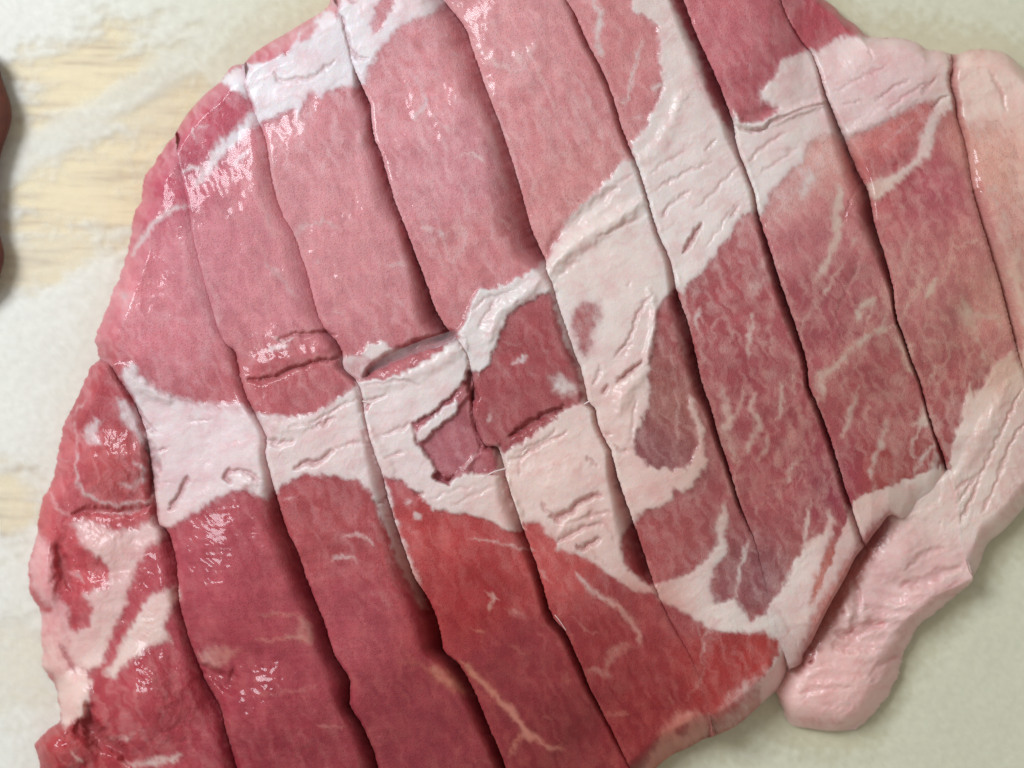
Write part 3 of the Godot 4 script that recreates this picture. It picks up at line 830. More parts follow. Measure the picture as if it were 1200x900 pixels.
func colour_at(x: float, y: float, f: float, blush: float) -> Color:
	var lean := coarse_at(lean_map, x, y)
	var fat := coarse_at(fat_map, x, y)
	var s := x * 0.42 + y * 0.90
	var t := x * 0.90 - y * 0.42
	var w := n_warp.get_noise_2d(x * 0.7, y * 0.7) * 8.0
	var g := n_fib.get_noise_2d((t + w) * 0.6, s * 0.15)
	var c2 := n_fib.get_noise_2d(s * 0.8 + 300.0, (t + w) * 0.2)
	var m := n_mid.get_noise_2d((x + 300.0 + w) * 0.7, y * 0.7)
	var b := n_big.get_noise_2d(x, y + 500.0)
	var sm := n_small.get_noise_2d(x * 1.2, y * 1.2)
	var fs := f * f * (3.0 - 2.0 * f)
	lean *= 1.0 + 0.11 * g + 0.07 * c2 + 0.12 * b + 0.035 * sm
	lean = lean.lerp(fat, clampf(0.05 + 0.14 * maxf(m, 0.0) + 0.24 * g, 0.0, 0.3) * (0.35 + 1.2 * coarse_at(marb_map, x, y).x))
	fat *= 1.0 + 0.03 * m + 0.02 * sm
	var streak := n_ridge.get_noise_2d((x * 0.5 + y * 0.86 + w) * 1.3, (x * 0.86 - y * 0.5) * 0.22)
	fat = fat.lerp(Vector3(fat.x * 0.93, fat.y * 0.74, fat.z * 0.76), clampf(0.14 + 0.6 * b + 0.4 * m + 0.35 * smoothstep(0.3, 0.8, streak), 0.0, 0.75))
	var c := lean.lerp(fat, fs)
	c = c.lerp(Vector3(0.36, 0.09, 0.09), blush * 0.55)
	return Color(c.x, c.y, c.z)

func build_strip(called: String, label: String, l4: PackedVector4Array, r4: PackedVector4Array, t4: PackedVector4Array, b4: PackedVector4Array, tall_mm := 0.0):
	var floor_mm := 0.6
	var step := 1.75
	var widest := maxf(length4(t4), length4(b4))
	for i in 9:
		var a := l4[int(i * (l4.size() - 1) / 8.0)]
		var b := r4[int(i * (r4.size() - 1) / 8.0)]
		widest = maxf(widest, minf(Vector2(a.x - b.x, a.y - b.y).length(), 150.0))
	var nu := maxi(int(widest / step), 8)
	var nv := maxi(int(maxf(length4(l4), length4(r4)) / step), 8)
	var le := resampled(l4, nv)
	var re := resampled(r4, nv)
	var te := resampled(t4, nu)
	var be := resampled(b4, nu)
	# small tears along the cut edges
	var frays := PackedFloat32Array()
	for k in nv + 1:
		for e in [le, re]:
			var q: Vector4 = e[k]
			var fray := n_small.get_noise_2d(q.x * 0.9, q.y * 0.9) * 0.8 + n_mid.get_noise_2d(q.x * 0.8, q.y * 0.8) * (2.4 if q.z >= 16.0 and q.w >= 5.0 else 0.8)
			frays.append(fray)
	te[0] = le[0]
	te[nu] = re[0]
	be[0] = le[nv]
	be[nu] = re[nv]
	var n := (nu + 1) * (nv + 1)
	var plan := PackedVector2Array()
	var hs := PackedFloat32Array()
	var fats := PackedFloat32Array()
	var pos := PackedVector3Array()
	var col := PackedColorArray()
	plan.resize(n)
	hs.resize(n)
	fats.resize(n)
	pos.resize(n)
	col.resize(n)
	var c00 := Vector2(le[0].x, le[0].y)
	var c10 := Vector2(re[0].x, re[0].y)
	var c01 := Vector2(le[nv].x, le[nv].y)
	var c11 := Vector2(re[nv].x, re[nv].y)
	for j in nv + 1:
		var v := float(j) / nv
		var a := Vector2(le[j].x, le[j].y)
		var b := Vector2(re[j].x, re[j].y)
		var wide := a.distance_to(b)
		for i in nu + 1:
			var u := float(i) / nu
			var p := a.lerp(b, u) + Vector2(te[i].x, te[i].y).lerp(Vector2(be[i].x, be[i].y), v) - c00.lerp(c10, u).lerp(c01.lerp(c11, u), v)
			var tall := Vector2(te[i].x - be[i].x, te[i].y - be[i].y).length()
			p.x += frays[j * 2] * pow(maxf(1.0 - u * wide / 14.0, 0.0), 2.0) + frays[j * 2 + 1] * pow(maxf(1.0 - (1.0 - u) * wide / 14.0, 0.0), 2.0)
			# along open cuts each strip dips a little under its right neighbour
			p += (b - a) / maxf(wide, 1.0) * minf(re[j].w, 1.2) * 1.2 * maxf(1.0 - (1.0 - u) * wide / 6.0, 0.0)
			var w := Vector2(n_warp.get_noise_2d(p.x, p.y), n_warp.get_noise_2d(p.x + 900.0, p.y)) * 3.6 + Vector2(n_small.get_noise_2d(p.x, p.y + 700.0), n_small.get_noise_2d(p.x + 700.0, p.y)) * 0.6
			# fat feathers out along the muscle
			var feather := 3.5 * n_fib.get_noise_2d((p.x * 0.9 - p.y * 0.42) * 1.0 + 50.0, (p.x * 0.42 + p.y * 0.9) * 0.12)
			var f := fine_at(p.x + w.x, p.y + w.y)
			f.x = lerpf(f.x, fine_at(p.x + w.x + 0.42 * feather, p.y + w.y + 0.9 * feather).x, 0.75)
			var big := n_swell.get_noise_2d(p.x, p.y)
			var mid := n_mid.get_noise_2d(p.x, p.y)
			var fib := n_fib.get_noise_2d((p.x * 0.9 - p.y * 0.42) * 0.9, (p.x * 0.42 + p.y * 0.9) * 0.3)
			var sml := n_small.get_noise_2d(p.x, p.y)
			var fat := clampf(f.x + 0.35 * f.x * (1.0 - f.x) * (mid * 2.0 + fib * 2.0), 0.0, 1.0)
			fat = maxf(fat, 0.85 * marbling_at(p.x, p.y))
			var grain_w := smoothstep(560.0, 640.0, p.y) * smoothstep(520.0, 420.0, p.x)
			var lean_share := 1.0 - 0.45 * fat
			var h := (coarse_at(thick3, p.x, p.y).x if tall_mm <= 0.0 else tall_mm) + f.y + 0.22 * big + fat * 0.10 * n_ridge.get_noise_2d((p.x * 0.5 + p.y * 0.86 + 8.0 * w.x / 3.6) * 1.3, (p.x * 0.86 - p.y * 0.5) * 0.22) + lean_share * (0.04 * mid + 0.055 * fib + 0.08 * grain_w * n_fib.get_noise_2d(p.x * 0.22, p.y * 1.25 + p.x * 0.1) + (0.012 + (0.13 + 0.12 * smoothstep(500.0, 620.0, p.y)) * smoothstep(0.1, 0.55, n_big.get_noise_2d(p.x * 2.4 + 400.0, p.y * 2.4))) * maxf(sml, 0.0))
			h += 0.25 * sin(PI * clampf(u, 0.0, 1.0)) * clampf(wide / 60.0, 0.0, 1.0)
			h -= (le[j].w if le[j].z >= 16.0 else le[j].w * 0.8) * rounded(u * wide / maxf(le[j].z, 1.0)) + (0.88 if re[j].w > 4.0 else 0.75) * re[j].w * rounded((1.0 - u) * wide / maxf(re[j].z, 1.0))
			h -= te[i].w * rounded(v * tall / maxf(te[i].z, 1.0)) + be[i].w * rounded((1.0 - v) * tall / maxf(be[i].z, 1.0))
			if h < floor_mm + 2.0:
				h = floor_mm + 2.0 * exp((h - floor_mm - 2.0) * 0.5)
			var k := j * (nu + 1) + i
			plan[k] = p
			hs[k] = h
			fats[k] = fat
			pos[k] = spot(p.x, p.y, h * 0.001)
			col[k] = colour_at(p.x + w.x * 0.3, p.y + w.y * 0.3, fat, f.z)
	var nor := grid_normals(pos, nu, nv)
	# which cells are fat, and which of those hang together
	var cells := PackedInt32Array()
	cells.resize(nu * nv)
	for j in nv:
		for i in nu:
			var k := j * (nu + 1) + i
			cells[j * nu + i] = -3 if fats[k] + fats[k + 1] + fats[k + nu + 1] + fats[k + nu + 2] > 2.1 else -1
	var found := 0
	for start in nu * nv:
		if cells[start] != -3:
			continue
		var stack := PackedInt32Array([start])
		var whole := PackedInt32Array()
		cells[start] = found
		while stack.size():
			var k := stack[stack.size() - 1]
			stack.resize(stack.size() - 1)
			whole.append(k)
			var i := k % nu
			if i > 0 and cells[k - 1] == -3:
				cells[k - 1] = found
				stack.append(k - 1)
			if i < nu - 1 and cells[k + 1] == -3:
				cells[k + 1] = found
				stack.append(k + 1)
			if k >= nu and cells[k - nu] == -3:
				cells[k - nu] = found
				stack.append(k - nu)
			if k < nu * (nv - 1) and cells[k + nu] == -3:
				cells[k + nu] = found
				stack.append(k + nu)
		if whole.size() < 160:
			for k in whole:
				cells[k] = -2
		else:
			found += 1
	# walls down from the four edges, a little undercut
	var tri := {}
	for j in nv:
		for i in nu:
			var k := j * (nu + 1) + i
			put_quad(tri, cells[j * nu + i], k, k + 1, k + nu + 2, k + nu + 1)
	for e in 4:
		var along := nv if e < 2 else nu
		var first := pos.size()
		var rows := 7
		for k in along + 1:
			var at := k * (nu + 1) if e == 0 else k * (nu + 1) + nu if e == 1 else k if e == 2 else nv * (nu + 1) + k
			var inner := at + (1 if e == 0 else -1 if e == 1 else nu + 1 if e == 2 else -nu - 1)
			var into := (plan[inner] - plan[at]).normalized()
			for r in rows:
				var t := float(r) / (rows - 1)
				var h := lerpf(hs[at], 0.15, t)
				var wob := n_mid.get_noise_3d(plan[at].x, plan[at].y, h * 6.0)
				var q := plan[at] + into * ((hs[at] - h) * 0.55 + absf(wob) * 2.0 * minf(t * 4.0, 1.0))
				pos.append(spot(q.x, q.y, h * 0.001))
				var fw := clampf(fats[at] + 0.5 * wob * minf(t * 3.0, 1.0) * (1.0 if fats[at] > 0.1 else 0.0), 0.0, 1.0)
				col.append(colour_at(q.x + h * 3.0, q.y + h * 5.0, fw, 0.0))
		var wall := pos.slice(first)
		var facing := grid_normals(wall, rows - 1, along)
		if e == 0 or e == 3:
			for k in facing.size():
				facing[k] = -facing[k]
		nor.append_array(facing)
		for k in along:
			var cell := 0
			if e == 0: cell = cells[k * nu]
			elif e == 1: cell = cells[k * nu + nu - 1]
			elif e == 2: cell = cells[k]
			else: cell = cells[(nv - 1) * nu + k]
			for r in rows - 1:
				var a := first + k * rows + r
				if e == 0 or e == 3:
					put_quad(tri, cell, a, a + rows, a + rows + 1, a + 1)
				else:
					put_quad(tri, cell, a, a + 1, a + rows + 1, a + rows)
	var root: MeshInstance3D = null
	var order := tri.keys()
	order.sort()
	var base: int = -1 if tri.has(-1) else order[0]
	root = part(called, pos, nor, col, tri[base], m_lean if base == -1 else m_fat, steak)
	if label:
		root.set_meta("label", label)
	for key in order:
		if key == base:
			continue
		var o := part("marbling" if key == -2 else "fat_seam", pos, nor, col, tri[key], m_fat, root)
		if key == -2:
			o.set_meta("kind", "stuff")

func put_quad(tri: Dictionary, cell: int, a: int, b: int, c: int, d: int):
	if not tri.has(cell):
		tri[cell] = []
	tri[cell].append_array([a, b, c, a, c, d])

func part(called: String, pos: PackedVector3Array, nor: PackedVector3Array, col: PackedColorArray, index: Array, m: Material, parent: Node) -> MeshInstance3D:
	var seen := PackedInt32Array()
	seen.resize(pos.size())
	seen.fill(-1)
	var p := PackedVector3Array()
	var n := PackedVector3Array()
	var c := PackedColorArray()
	var ix := PackedInt32Array()
	for k in index:
		if seen[k] < 0:
			seen[k] = p.size()
			p.append(pos[k])
			n.append(nor[k])
			c.append(col[k])
		ix.append(seen[k])
	var a := []
	a.resize(Mesh.ARRAY_MAX)
	a[Mesh.ARRAY_VERTEX] = p
	a[Mesh.ARRAY_NORMAL] = n
	a[Mesh.ARRAY_COLOR] = c
	a[Mesh.ARRAY_INDEX] = ix
	var mesh := ArrayMesh.new()
	mesh.add_surface_from_arrays(Mesh.PRIMITIVE_TRIANGLES, a)
	var o := MeshInstance3D.new()
	o.mesh = mesh
	o.material_override = m
	var base := called
	o.name = base
	parent.add_child(o, true)
	if o.name != base:
		var k := 1
		while parent.has_node("%s_%03d" % [base, k]):
			k += 1
		o.name = "%s_%03d" % [base, k]
	return o

func grid_normals(pos: PackedVector3Array, nu: int, nv: int) -> PackedVector3Array:
	var out := PackedVector3Array()
	out.resize(pos.size())
	var w := nu + 1
	for j in nv + 1:
		var j0 := maxi(j - 1, 0) * w
		var j1 := mini(j + 1, nv) * w
		for i in w:
			var du := pos[j * w + mini(i + 1, nu)] - pos[j * w + maxi(i - 1, 0)]
			var dv := pos[j1 + i] - pos[j0 + i]
			var n := dv.cross(du)
			n = n.normalized() if n.length_squared() > 1e-18 else Vector3.UP
			out[j * w + i] = n
	return out

func build_steak():
	steak = Node3D.new()
	steak.name = "pork_steak"
	add_child(steak)
	steak.position = Vector3(0, 0.0008, 0)
	tag(steak, "raw pink pork slab with white fat seams, scored into parallel strips, on parchment paper", "meat")
	# the cuts, from the left: x, y, left strip's rounding and drop, right strip's rounding and drop
	var c0 := [118, 421, 6, 2, 5, 1,  130, 428, 8, 3, 4, 1,  142, 446, 9, 4, 4, 1,  159, 472, 10, 4, 4, 1,  172, 505, 12, 4, 4, 1,  178, 540, 13, 4, 4, 1,  183, 580, 14, 5, 4, 1,  187, 612, 14, 5, 4, 1,
		198, 622, 18, 6, 4, 1,  206, 648, 26, 7, 5, 1,  210, 682, 22, 6, 5, 1,  212, 708, 16, 5, 5, 1,  222, 745, 14, 4, 5, 1,  233, 775, 18, 5, 6, 2,  244, 800, 26, 6, 16, 3,  258, 825, 30, 7, 10, 3,  266, 855, 26, 6, 8, 2,  276, 890, 20, 5, 8, 2,  300, 965, 20, 5, 8, 2]
	var c1 := [206, 158, 5, 0, 4, 0,  209, 185, 6, 0.39, 4, 0.18,  216, 215, 8, 0.65, 4, 0.24,  222, 243, 12, 0.98, 4, 0.24,  227, 275, 14, 1.17, 4, 0.24,  236, 315, 16, 1.3, 4, 0.3,  246, 350, 16, 1.3, 4, 0.3,  257, 387, 16, 1.3, 4, 0.3,  266, 403, 14, 1.62, 4, 0.36,  277, 414, 14, 4, 5, 1,  282, 440, 14, 4, 5, 1,  290, 465, 13, 4, 5, 1,  301, 487, 12, 4, 5, 1.2,  313, 513, 10, 4, 5, 1,  312, 532, 10, 4, 5, 1,  319, 560, 14, 5, 5, 1,  327, 587, 24, 7, 4, 0.8,  337, 620, 32, 9, 4, 0.8,  350, 647, 33, 10, 4, 0.8,  360, 677, 32, 10, 4, 0.8,  372, 707, 30, 9, 4, 0.8,  382, 732, 26, 9, 4, 0.8,  392, 765, 30, 9, 4, 0.8,  401, 780, 30, 9, 5, 1,  411, 797, 32, 10, 5, 1.2,  411, 825, 22, 9, 6, 1.5,  424, 847, 24, 8, 5, 1,  434, 868, 24, 8, 5, 1,  442, 892, 24, 8, 5, 1,  456, 965, 24, 8, 5, 1]
	var c2 := [287, 76, 8, 0, 5, 0,  290, 108, 8, 0.9, 4, 0.3,  299, 132, 10, 1.5, 4, 0.4,  312, 164, 18, 3.5, 4, 0.6,  316, 187, 20, 4, 4, 0.5,  322, 222, 24, 4, 4, 0.5,  332, 252, 22, 4, 4, 0.5,  345, 274, 18, 3, 4, 0.5,  352, 295, 22, 3, 4, 0.5,  362, 325, 26, 3.5, 4, 0.5,
		372, 365, 26, 4, 4, 0.5,  382, 386, 24, 4, 4, 0.6,  395, 400, 18, 5, 4, 0.8,  402, 414, 14, 5, 4, 0.8,  404, 432, 12, 5, 4, 0.8,  419, 447, 9, 4, 4, 0.7,  425, 464, 8, 3.5, 4, 0.6,  428, 488, 8, 3.5, 4, 0.6,  435, 517, 10, 4.5, 4, 0.6,  443, 541, 14, 5, 4, 0.6,
		450, 562, 17, 6, 4, 0.6,  457, 590, 19, 7, 4, 0.6,  467, 622, 24, 8, 4, 0.6,  476, 647, 26, 9, 4, 0.6,  487, 677, 30, 10, 4, 0.6,  500, 697, 34, 12, 4, 0.6,  510, 717, 34, 13, 4, 0.6,  517, 742, 34, 13, 4, 0.6,  521, 762, 30, 13, 4, 0.6,  537, 776, 26, 12, 4, 0.6,
		550, 797, 22, 10, 4, 0.6,  562, 822, 22, 9, 4, 0.5,  575, 855, 20, 8, 4, 0.5,  590, 890, 18, 8, 4, 0.5,  610, 958, 18, 8, 4, 0.5]
	var c3 := [388, -4, 6, 0.8, 6, 0.3,  401, 22, 6, 0.8, 6, 0.3,  408, 50, 6, 0.8, 6, 0.3,  414, 76, 8, 1.5, 6, 0.4,  424, 100, 24, 6, 6, 0.5,  434, 122, 26, 7, 5, 0.6,  436, 142, 24, 7, 5, 0.6,  439, 160, 28, 7, 4, 0.5,  447, 180, 30, 7, 4, 0.5,  457, 215, 34, 8, 4, 0.5,  464, 238, 26, 8, 4, 0.5,
		473, 260, 20, 8, 4, 0.5,  487, 297, 20, 9, 4, 0.5,  500, 332, 28, 10, 4, 0.5,  512, 365, 34, 11, 4, 0.5,  526, 387, 30, 11, 4, 0.8,  538, 400, 8, 3, 5, 0.5,  548, 416, 8, 3, 5, 0.6,  552, 434, 8, 3.5, 5, 0.8,  556, 455, 8, 3.5, 4, 0.8,  554, 480, 8, 2.5, 4, 0.5,  561, 508, 8, 2.5, 4, 0.5,  570, 522, 12, 4, 4, 0.5,
		583, 524, 14, 5, 4, 0.5,  590, 542, 16, 6, 4, 0.6,  593, 557, 20, 6, 4, 0.6,  600, 581, 22, 7, 4, 0.6,  612, 615, 20, 7, 4, 0.6,  622, 642, 16, 7, 4, 0.5,  633, 674, 14, 7, 4, 0.5,  647, 720, 14, 7, 4, 0.5,  664, 742, 13, 7, 4, 0.5,  680, 777, 11, 6, 4, 0.4,  692, 807, 9, 5, 4, 0.4,
		707, 835, 8, 4, 4, 0.4,  725, 872, 6, 3, 4, 0.4,  736, 894, 5, 2, 4, 0.3,  748, 920, 4, 1, 4, 0.3]
	var c4 := [500, -40, 25, 5, 6, 1,  513, -8, 30, 7, 6, 1,  531, 14, 34, 8, 5, 0.8,  547, 36, 40, 9, 4, 0.5,  553, 56, 42, 9, 4, 0.5,  562, 80, 40, 9, 4, 0.5,  572, 110, 36, 9, 4, 0.5,  585, 142, 30, 8, 4, 0.5,  595, 172, 32, 8, 4, 0.5,  602, 195, 36, 9, 4, 0.5,  611, 224, 44, 11, 4, 0.5,
		622, 265, 46, 12, 4, 0.5,  632, 289, 44, 13, 4, 0.5,  639, 304, 30, 12, 4, 0.6,  641, 318, 12, 6, 4, 0.6,  647, 332, 8, 4, 4, 0.6,  653, 353, 9, 4, 4, 0.5,  662, 380, 14, 4.5, 4, 0.5,  675, 417, 14, 5, 4, 0.5,  682, 436, 12, 5, 4, 0.6,  686, 455, 10, 5, 4, 0.6,  689, 470, 12, 6, 4, 0.8,  698, 480, 8, 6, 4, 0.8,
		701, 498, 8, 5, 4, 0.8,  710, 517, 8, 5, 4, 0.7,  717, 531, 9, 6, 4, 0.6,  723, 556, 14, 9, 4, 0.6,  733, 586, 18, 10, 4, 0.5,  742, 611, 24, 10, 4, 0.5,  752, 640, 28, 10, 4, 0.5,  761, 668, 22, 9, 4, 0.5,  767, 686, 8, 3, 4, 0.4,  775, 705, 5, 1.4, 4, 0.3,  790, 735, 5, 1, 4, 0.3,  800, 752, 4, 0.8, 4, 0.2,  812, 775, 3, 0.4, 3, 0.1,  826, 815, 2, 0, 2, 0,  836, 862, 2, 0, 2, 0]
	var c5 := [640, -58, 8, 3, 4, 0.5,  652, -25, 8, 3, 4, 0.5,  663, 0, 8, 3, 4, 0.5,  675, 20, 10, 4, 4, 0.5,  690, 54, 11, 5, 4, 0.5,  705, 82, 10, 5, 4, 0.5,  720, 120, 9, 5, 4, 0.5,  727, 145, 9, 5, 4, 0.5,  737, 172, 9, 5, 4, 0.5,  745, 190, 8, 5, 5, 0.8,  756, 222, 7, 5, 5, 0.8,
		765, 255, 7, 5, 5, 0.8,  772, 276, 8, 5, 5, 0.8,  785, 305, 10, 5, 5, 0.8,  792, 337, 14, 6, 5, 0.8,  798, 356, 22, 8, 4, 0.6,  806, 378, 24, 9, 4, 0.5,  815, 415, 22, 10, 4, 0.5,  822, 448, 18, 10, 4, 0.5,  834, 482, 12, 8, 4, 0.5,  842, 512, 10, 7, 4, 0.5,  855, 550, 9, 7, 4, 0.5,
		865, 585, 8, 5, 4, 0.4,  875, 611, 6, 3, 4, 0.4,  883, 630, 5, 1.5, 4, 0.3,  890, 655, 4, 0.5, 3, 0.1,  900, 700, 2, 0, 2, 0,  912, 745, 2, 0, 2, 0,  925, 783, 2, 0, 2, 0]
	var c6 := [775, -60, 20, 9, 4, 0.5,  788, -25, 20, 9, 4, 0.5,  801, 2, 20, 10, 4, 0.5,  812, 32, 20, 10, 4, 0.5,  826, 64, 20, 10, 4, 0.5,  840, 94, 20, 11, 4, 0.5,  850, 120, 18, 11, 4, 0.5,  858, 142, 16, 10, 4, 0.8,  861, 160, 13, 9, 5, 1,  865, 177, 8, 7, 5, 1,  873, 198, 7, 6, 5, 1,  882, 222, 7, 5, 5, 0.8,
		890, 257, 8, 6, 5, 0.8,  899, 283, 10, 8, 4, 0.6,  908, 312, 11, 9, 4, 0.5,  918, 343, 12, 10, 4, 0.5,  929, 374, 12, 11, 4, 0.5,  940, 406, 9, 10, 4, 0.5,  946, 432, 8, 8, 4, 0.5,  948, 453, 8, 7, 4, 0.5,  958, 476, 8, 7, 4, 0.5,  970, 507, 9, 7, 4, 0.5,  982, 545, 9, 7, 4, 0.5,
		990, 572, 9, 6, 4, 0.5,  1000, 602, 10, 6, 5, 0.6,  1007, 624, 10, 5, 6, 1,  1013, 640, 8, 4, 8, 2]
	var c7 := [902, -40, 6, 2, 4, 0.4,  917, 8, 6, 2, 4, 0.4,  928, 32, 7, 2.5, 4, 0.5,  940, 51, 8, 3, 5, 0.8,  950, 62, 8, 3, 6, 1.2,  957, 78, 6, 4, 6, 1,  964, 100, 7, 5, 6, 1,  969, 116, 10, 6, 6, 1,  981, 145, 15, 8, 8, 2,  994, 177, 22, 9, 14, 4,  1006, 205, 26, 10, 14, 4,  1017, 226, 28, 11, 8, 2,  1023, 258, 26, 11, 5, 0.8,
		1035, 297, 18, 10, 4, 0.6,  1045, 335, 12, 9, 4, 0.5,  1050, 371, 9, 8, 4, 0.5,  1057, 390, 9, 7, 5, 0.8,  1066, 418, 9, 6, 5, 0.8,  1077, 446, 9, 5, 5, 0.8,  1086, 480, 9, 5, 4, 0.6,  1095, 509, 9, 5, 4, 0.6,  1104, 531, 10, 4, 4, 0.6,  1109, 549, 8, 3, 4, 0.6]
	var c8 := [1112, 64, 5, 3, 8, 2.48,  1114, 80, 5, 3, 10, 3.1,  1111, 98, 4, 3, 12, 3.72,  1117, 118, 4, 3, 10, 3.72,  1119, 138, 4, 2, 10, 3.72,  1127, 165, 4, 2, 12, 3.1,  1131, 182, 5, 3, 14, 3.1,  1137, 222, 4, 1, 16, 2.48,  1146, 256, 4, 1, 20, 3.1,  1158, 295, 4, 1, 22, 3.1,  1170, 335, 4, 1, 20, 3.1,  1180, 375, 4, 1, 18, 3.1,  1187, 402, 4, 1, 16, 3.1,  1192, 421, 5, 1, 10, 2.48,  1200, 443, 5, 1, 8, 1.86,  1216, 490, 4, 1, 6, 1.24,  1232, 532, 4, 1, 6, 1.24]
	var out0 := edge4([118, 421, 107, 432, 100, 447, 92, 465, 82, 485, 75, 500, 71, 525, 67, 542, 61, 567, 51, 585, 47, 605, 43, 630, 37, 650, 35, 672, 36, 690, 41, 702, 49, 716, 50, 737, 51, 770, 53, 784, 66, 804, 69, 825, 72, 842, 56, 856, 43, 870, 45, 884, 48, 902, 50, 965], 22.0, 6.0)
	var out1 := edge4([206, 158, 192, 175, 180, 195, 171, 207, 168, 222, 166, 236, 159, 249, 155, 267, 152, 290, 142, 322, 130, 352, 120, 377, 113, 395, 114, 407, 118, 421], 26.0, 8.0)
	var top2 := edge4([206, 158, 212, 147, 222, 132, 240, 112, 258, 97, 272, 79, 287, 76], 24.0, 8.0)
	var top3 := edge4([287, 76, 297, 64, 316, 51, 332, 42, 357, 27, 374, 17, 385, 8, 388, -4], 20.0, 7.0)
	var none := 0.0
	build_strip("meat_strip", "short strip of whorled lean and fat at the left end", out0, side(c0, false), edge4([118, 421, 118.5, 421], 6, none), edge4([50, 965, 300, 965], 6, none))
	build_strip("meat_strip", "", joined(out1, side(c0, true).slice(1)), side(c1, false), edge4([206, 158, 206.5, 158], 6, none), edge4([300, 965, 456, 965], 6, none))
	build_strip("meat_strip", "", side(c1, true), side(c2, false), top2, edge4([456, 965, 610, 958], 6, none))
	build_strip("meat_strip", "strip with a white fat cap at its top end", side(c2, true), side(c3, false), top3, edge4([610, 958, 660, 950, 700, 940, 748, 920], 20, 8.0))
	build_strip("meat_strip", "", side(c3, true), side(c4, false), edge4([388, -4, 410, -18, 440, -30, 500, -40], 20, 7.0), edge4([748, 920, 758, 910, 772, 896, 787, 884, 807, 875, 822, 866, 836, 862], 30, 11.0))
	build_strip("meat_strip", "", side(c4, true), side(c5, false), edge4([500, -40, 560, -52, 640, -58], 20, 8.0), edge4([836, 862, 860, 851, 880, 835, 899, 817, 916, 802, 925, 783], 28, 10.0))
	build_strip("meat_strip", "", side(c5, true), side(c6, false), edge4([640, -58, 700, -64, 775, -60], 20, 8.0), edge4([925, 783, 938, 777, 941, 765, 950, 752, 962, 727, 975, 702, 985, 685, 992, 672, 1002, 652, 1013, 640], 5, 1.4))
	build_strip("meat_strip", "", side(c6, true), side(c7, false), edge4([775, -60, 840, -54, 902, -40], 20, 8.0), edge4([1013, 640, 1022, 627, 1030, 617, 1042, 603, 1056, 607], 5, 1.4) + edge4([1078, 603, 1098, 592, 1107, 570, 1109, 549], 42, 5.5))
	build_strip("meat_strip", "strip with a broad pale fat cap at the top and fat along its lower end", side(c7, true) + edge4([1114, 565, 1119, 580, 1122, 605, 1125, 640, 1138, 676], 5, 0.0), side(c8, false),
		edge4([902, -40, 935, -24, 962, -2, 977, 9, 988, 21, 1002, 30, 1014, 42, 1030, 45, 1050, 45, 1072, 50, 1086, 59, 1100, 60, 1112, 64], 18, 6.0), edge4([1138, 676, 1147, 661, 1156, 637, 1175, 621, 1200, 593, 1218, 566, 1232, 532], 24, 7.0))
	build_strip("meat_strip", "pale pink end strip, mostly fat", side(c8, true), edge4([1256, 170, 1266, 250, 1270, 340, 1268, 430, 1256, 510], 20, 7.0), edge4([1112, 64, 1122, 64, 1137, 59, 1160, 59, 1180, 65, 1200, 84, 1230, 115, 1256, 170], 20, 7.0), edge4([1232, 532, 1242, 528, 1256, 510], 8, 3.0))
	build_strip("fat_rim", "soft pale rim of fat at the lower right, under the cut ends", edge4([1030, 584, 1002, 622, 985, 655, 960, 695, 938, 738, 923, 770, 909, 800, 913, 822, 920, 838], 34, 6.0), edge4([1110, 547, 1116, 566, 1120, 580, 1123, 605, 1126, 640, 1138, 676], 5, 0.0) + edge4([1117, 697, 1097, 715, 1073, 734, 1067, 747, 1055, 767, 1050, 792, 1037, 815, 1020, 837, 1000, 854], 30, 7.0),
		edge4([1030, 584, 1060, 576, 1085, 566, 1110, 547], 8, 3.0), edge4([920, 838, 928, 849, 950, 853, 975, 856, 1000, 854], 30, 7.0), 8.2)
	build_membrane()
	strand([568, 559, 578, 553, 592, 549], 15.6, 0.9)
	strand([650, 720, 655, 726, 663, 738], 16.3, 0.45)
	strand([684, 474, 692, 470, 698, 476], 15.6, 0.9)
	strand([425, 470, 436, 472, 447, 466], 15.2, 0.9)

func strand(a: Array, h: float, r: float):
	# a loose thread of connective tissue bridging a cut
	var p := curve(pts(a), 8)
	var pos := PackedVector3Array()
	var col := PackedColorArray()
	var n := p.size() - 1
	for j in n + 1:
		var d := (p[mini(j + 1, n)] - p[maxi(j - 1, 0)]).normalized()
		var side_ := Vector2(-d.y, d.x)
		var t := float(j) / n
		for i in 9:
			var an := TAU * i / 8.0
			var q := p[j] + side_ * cos(an) * r
			pos.append(spot(q.x, q.y, (h + 0.35 * sin(PI * t) + 0.18 * r * sin(an)) * 0.001))
			var c := lin(226, 200, 194)
			col.append(Color(c.x, c.y, c.z))
	var tri := {}
	for j in n:
		for i in 8:
			var k := j * 9 + i
			put_quad(tri, 0, k, k + 1, k + 10, k + 9)
	part("sinew_strand", pos, grid_normals(pos, 8, n), col, tri[0], m_fat, steak)

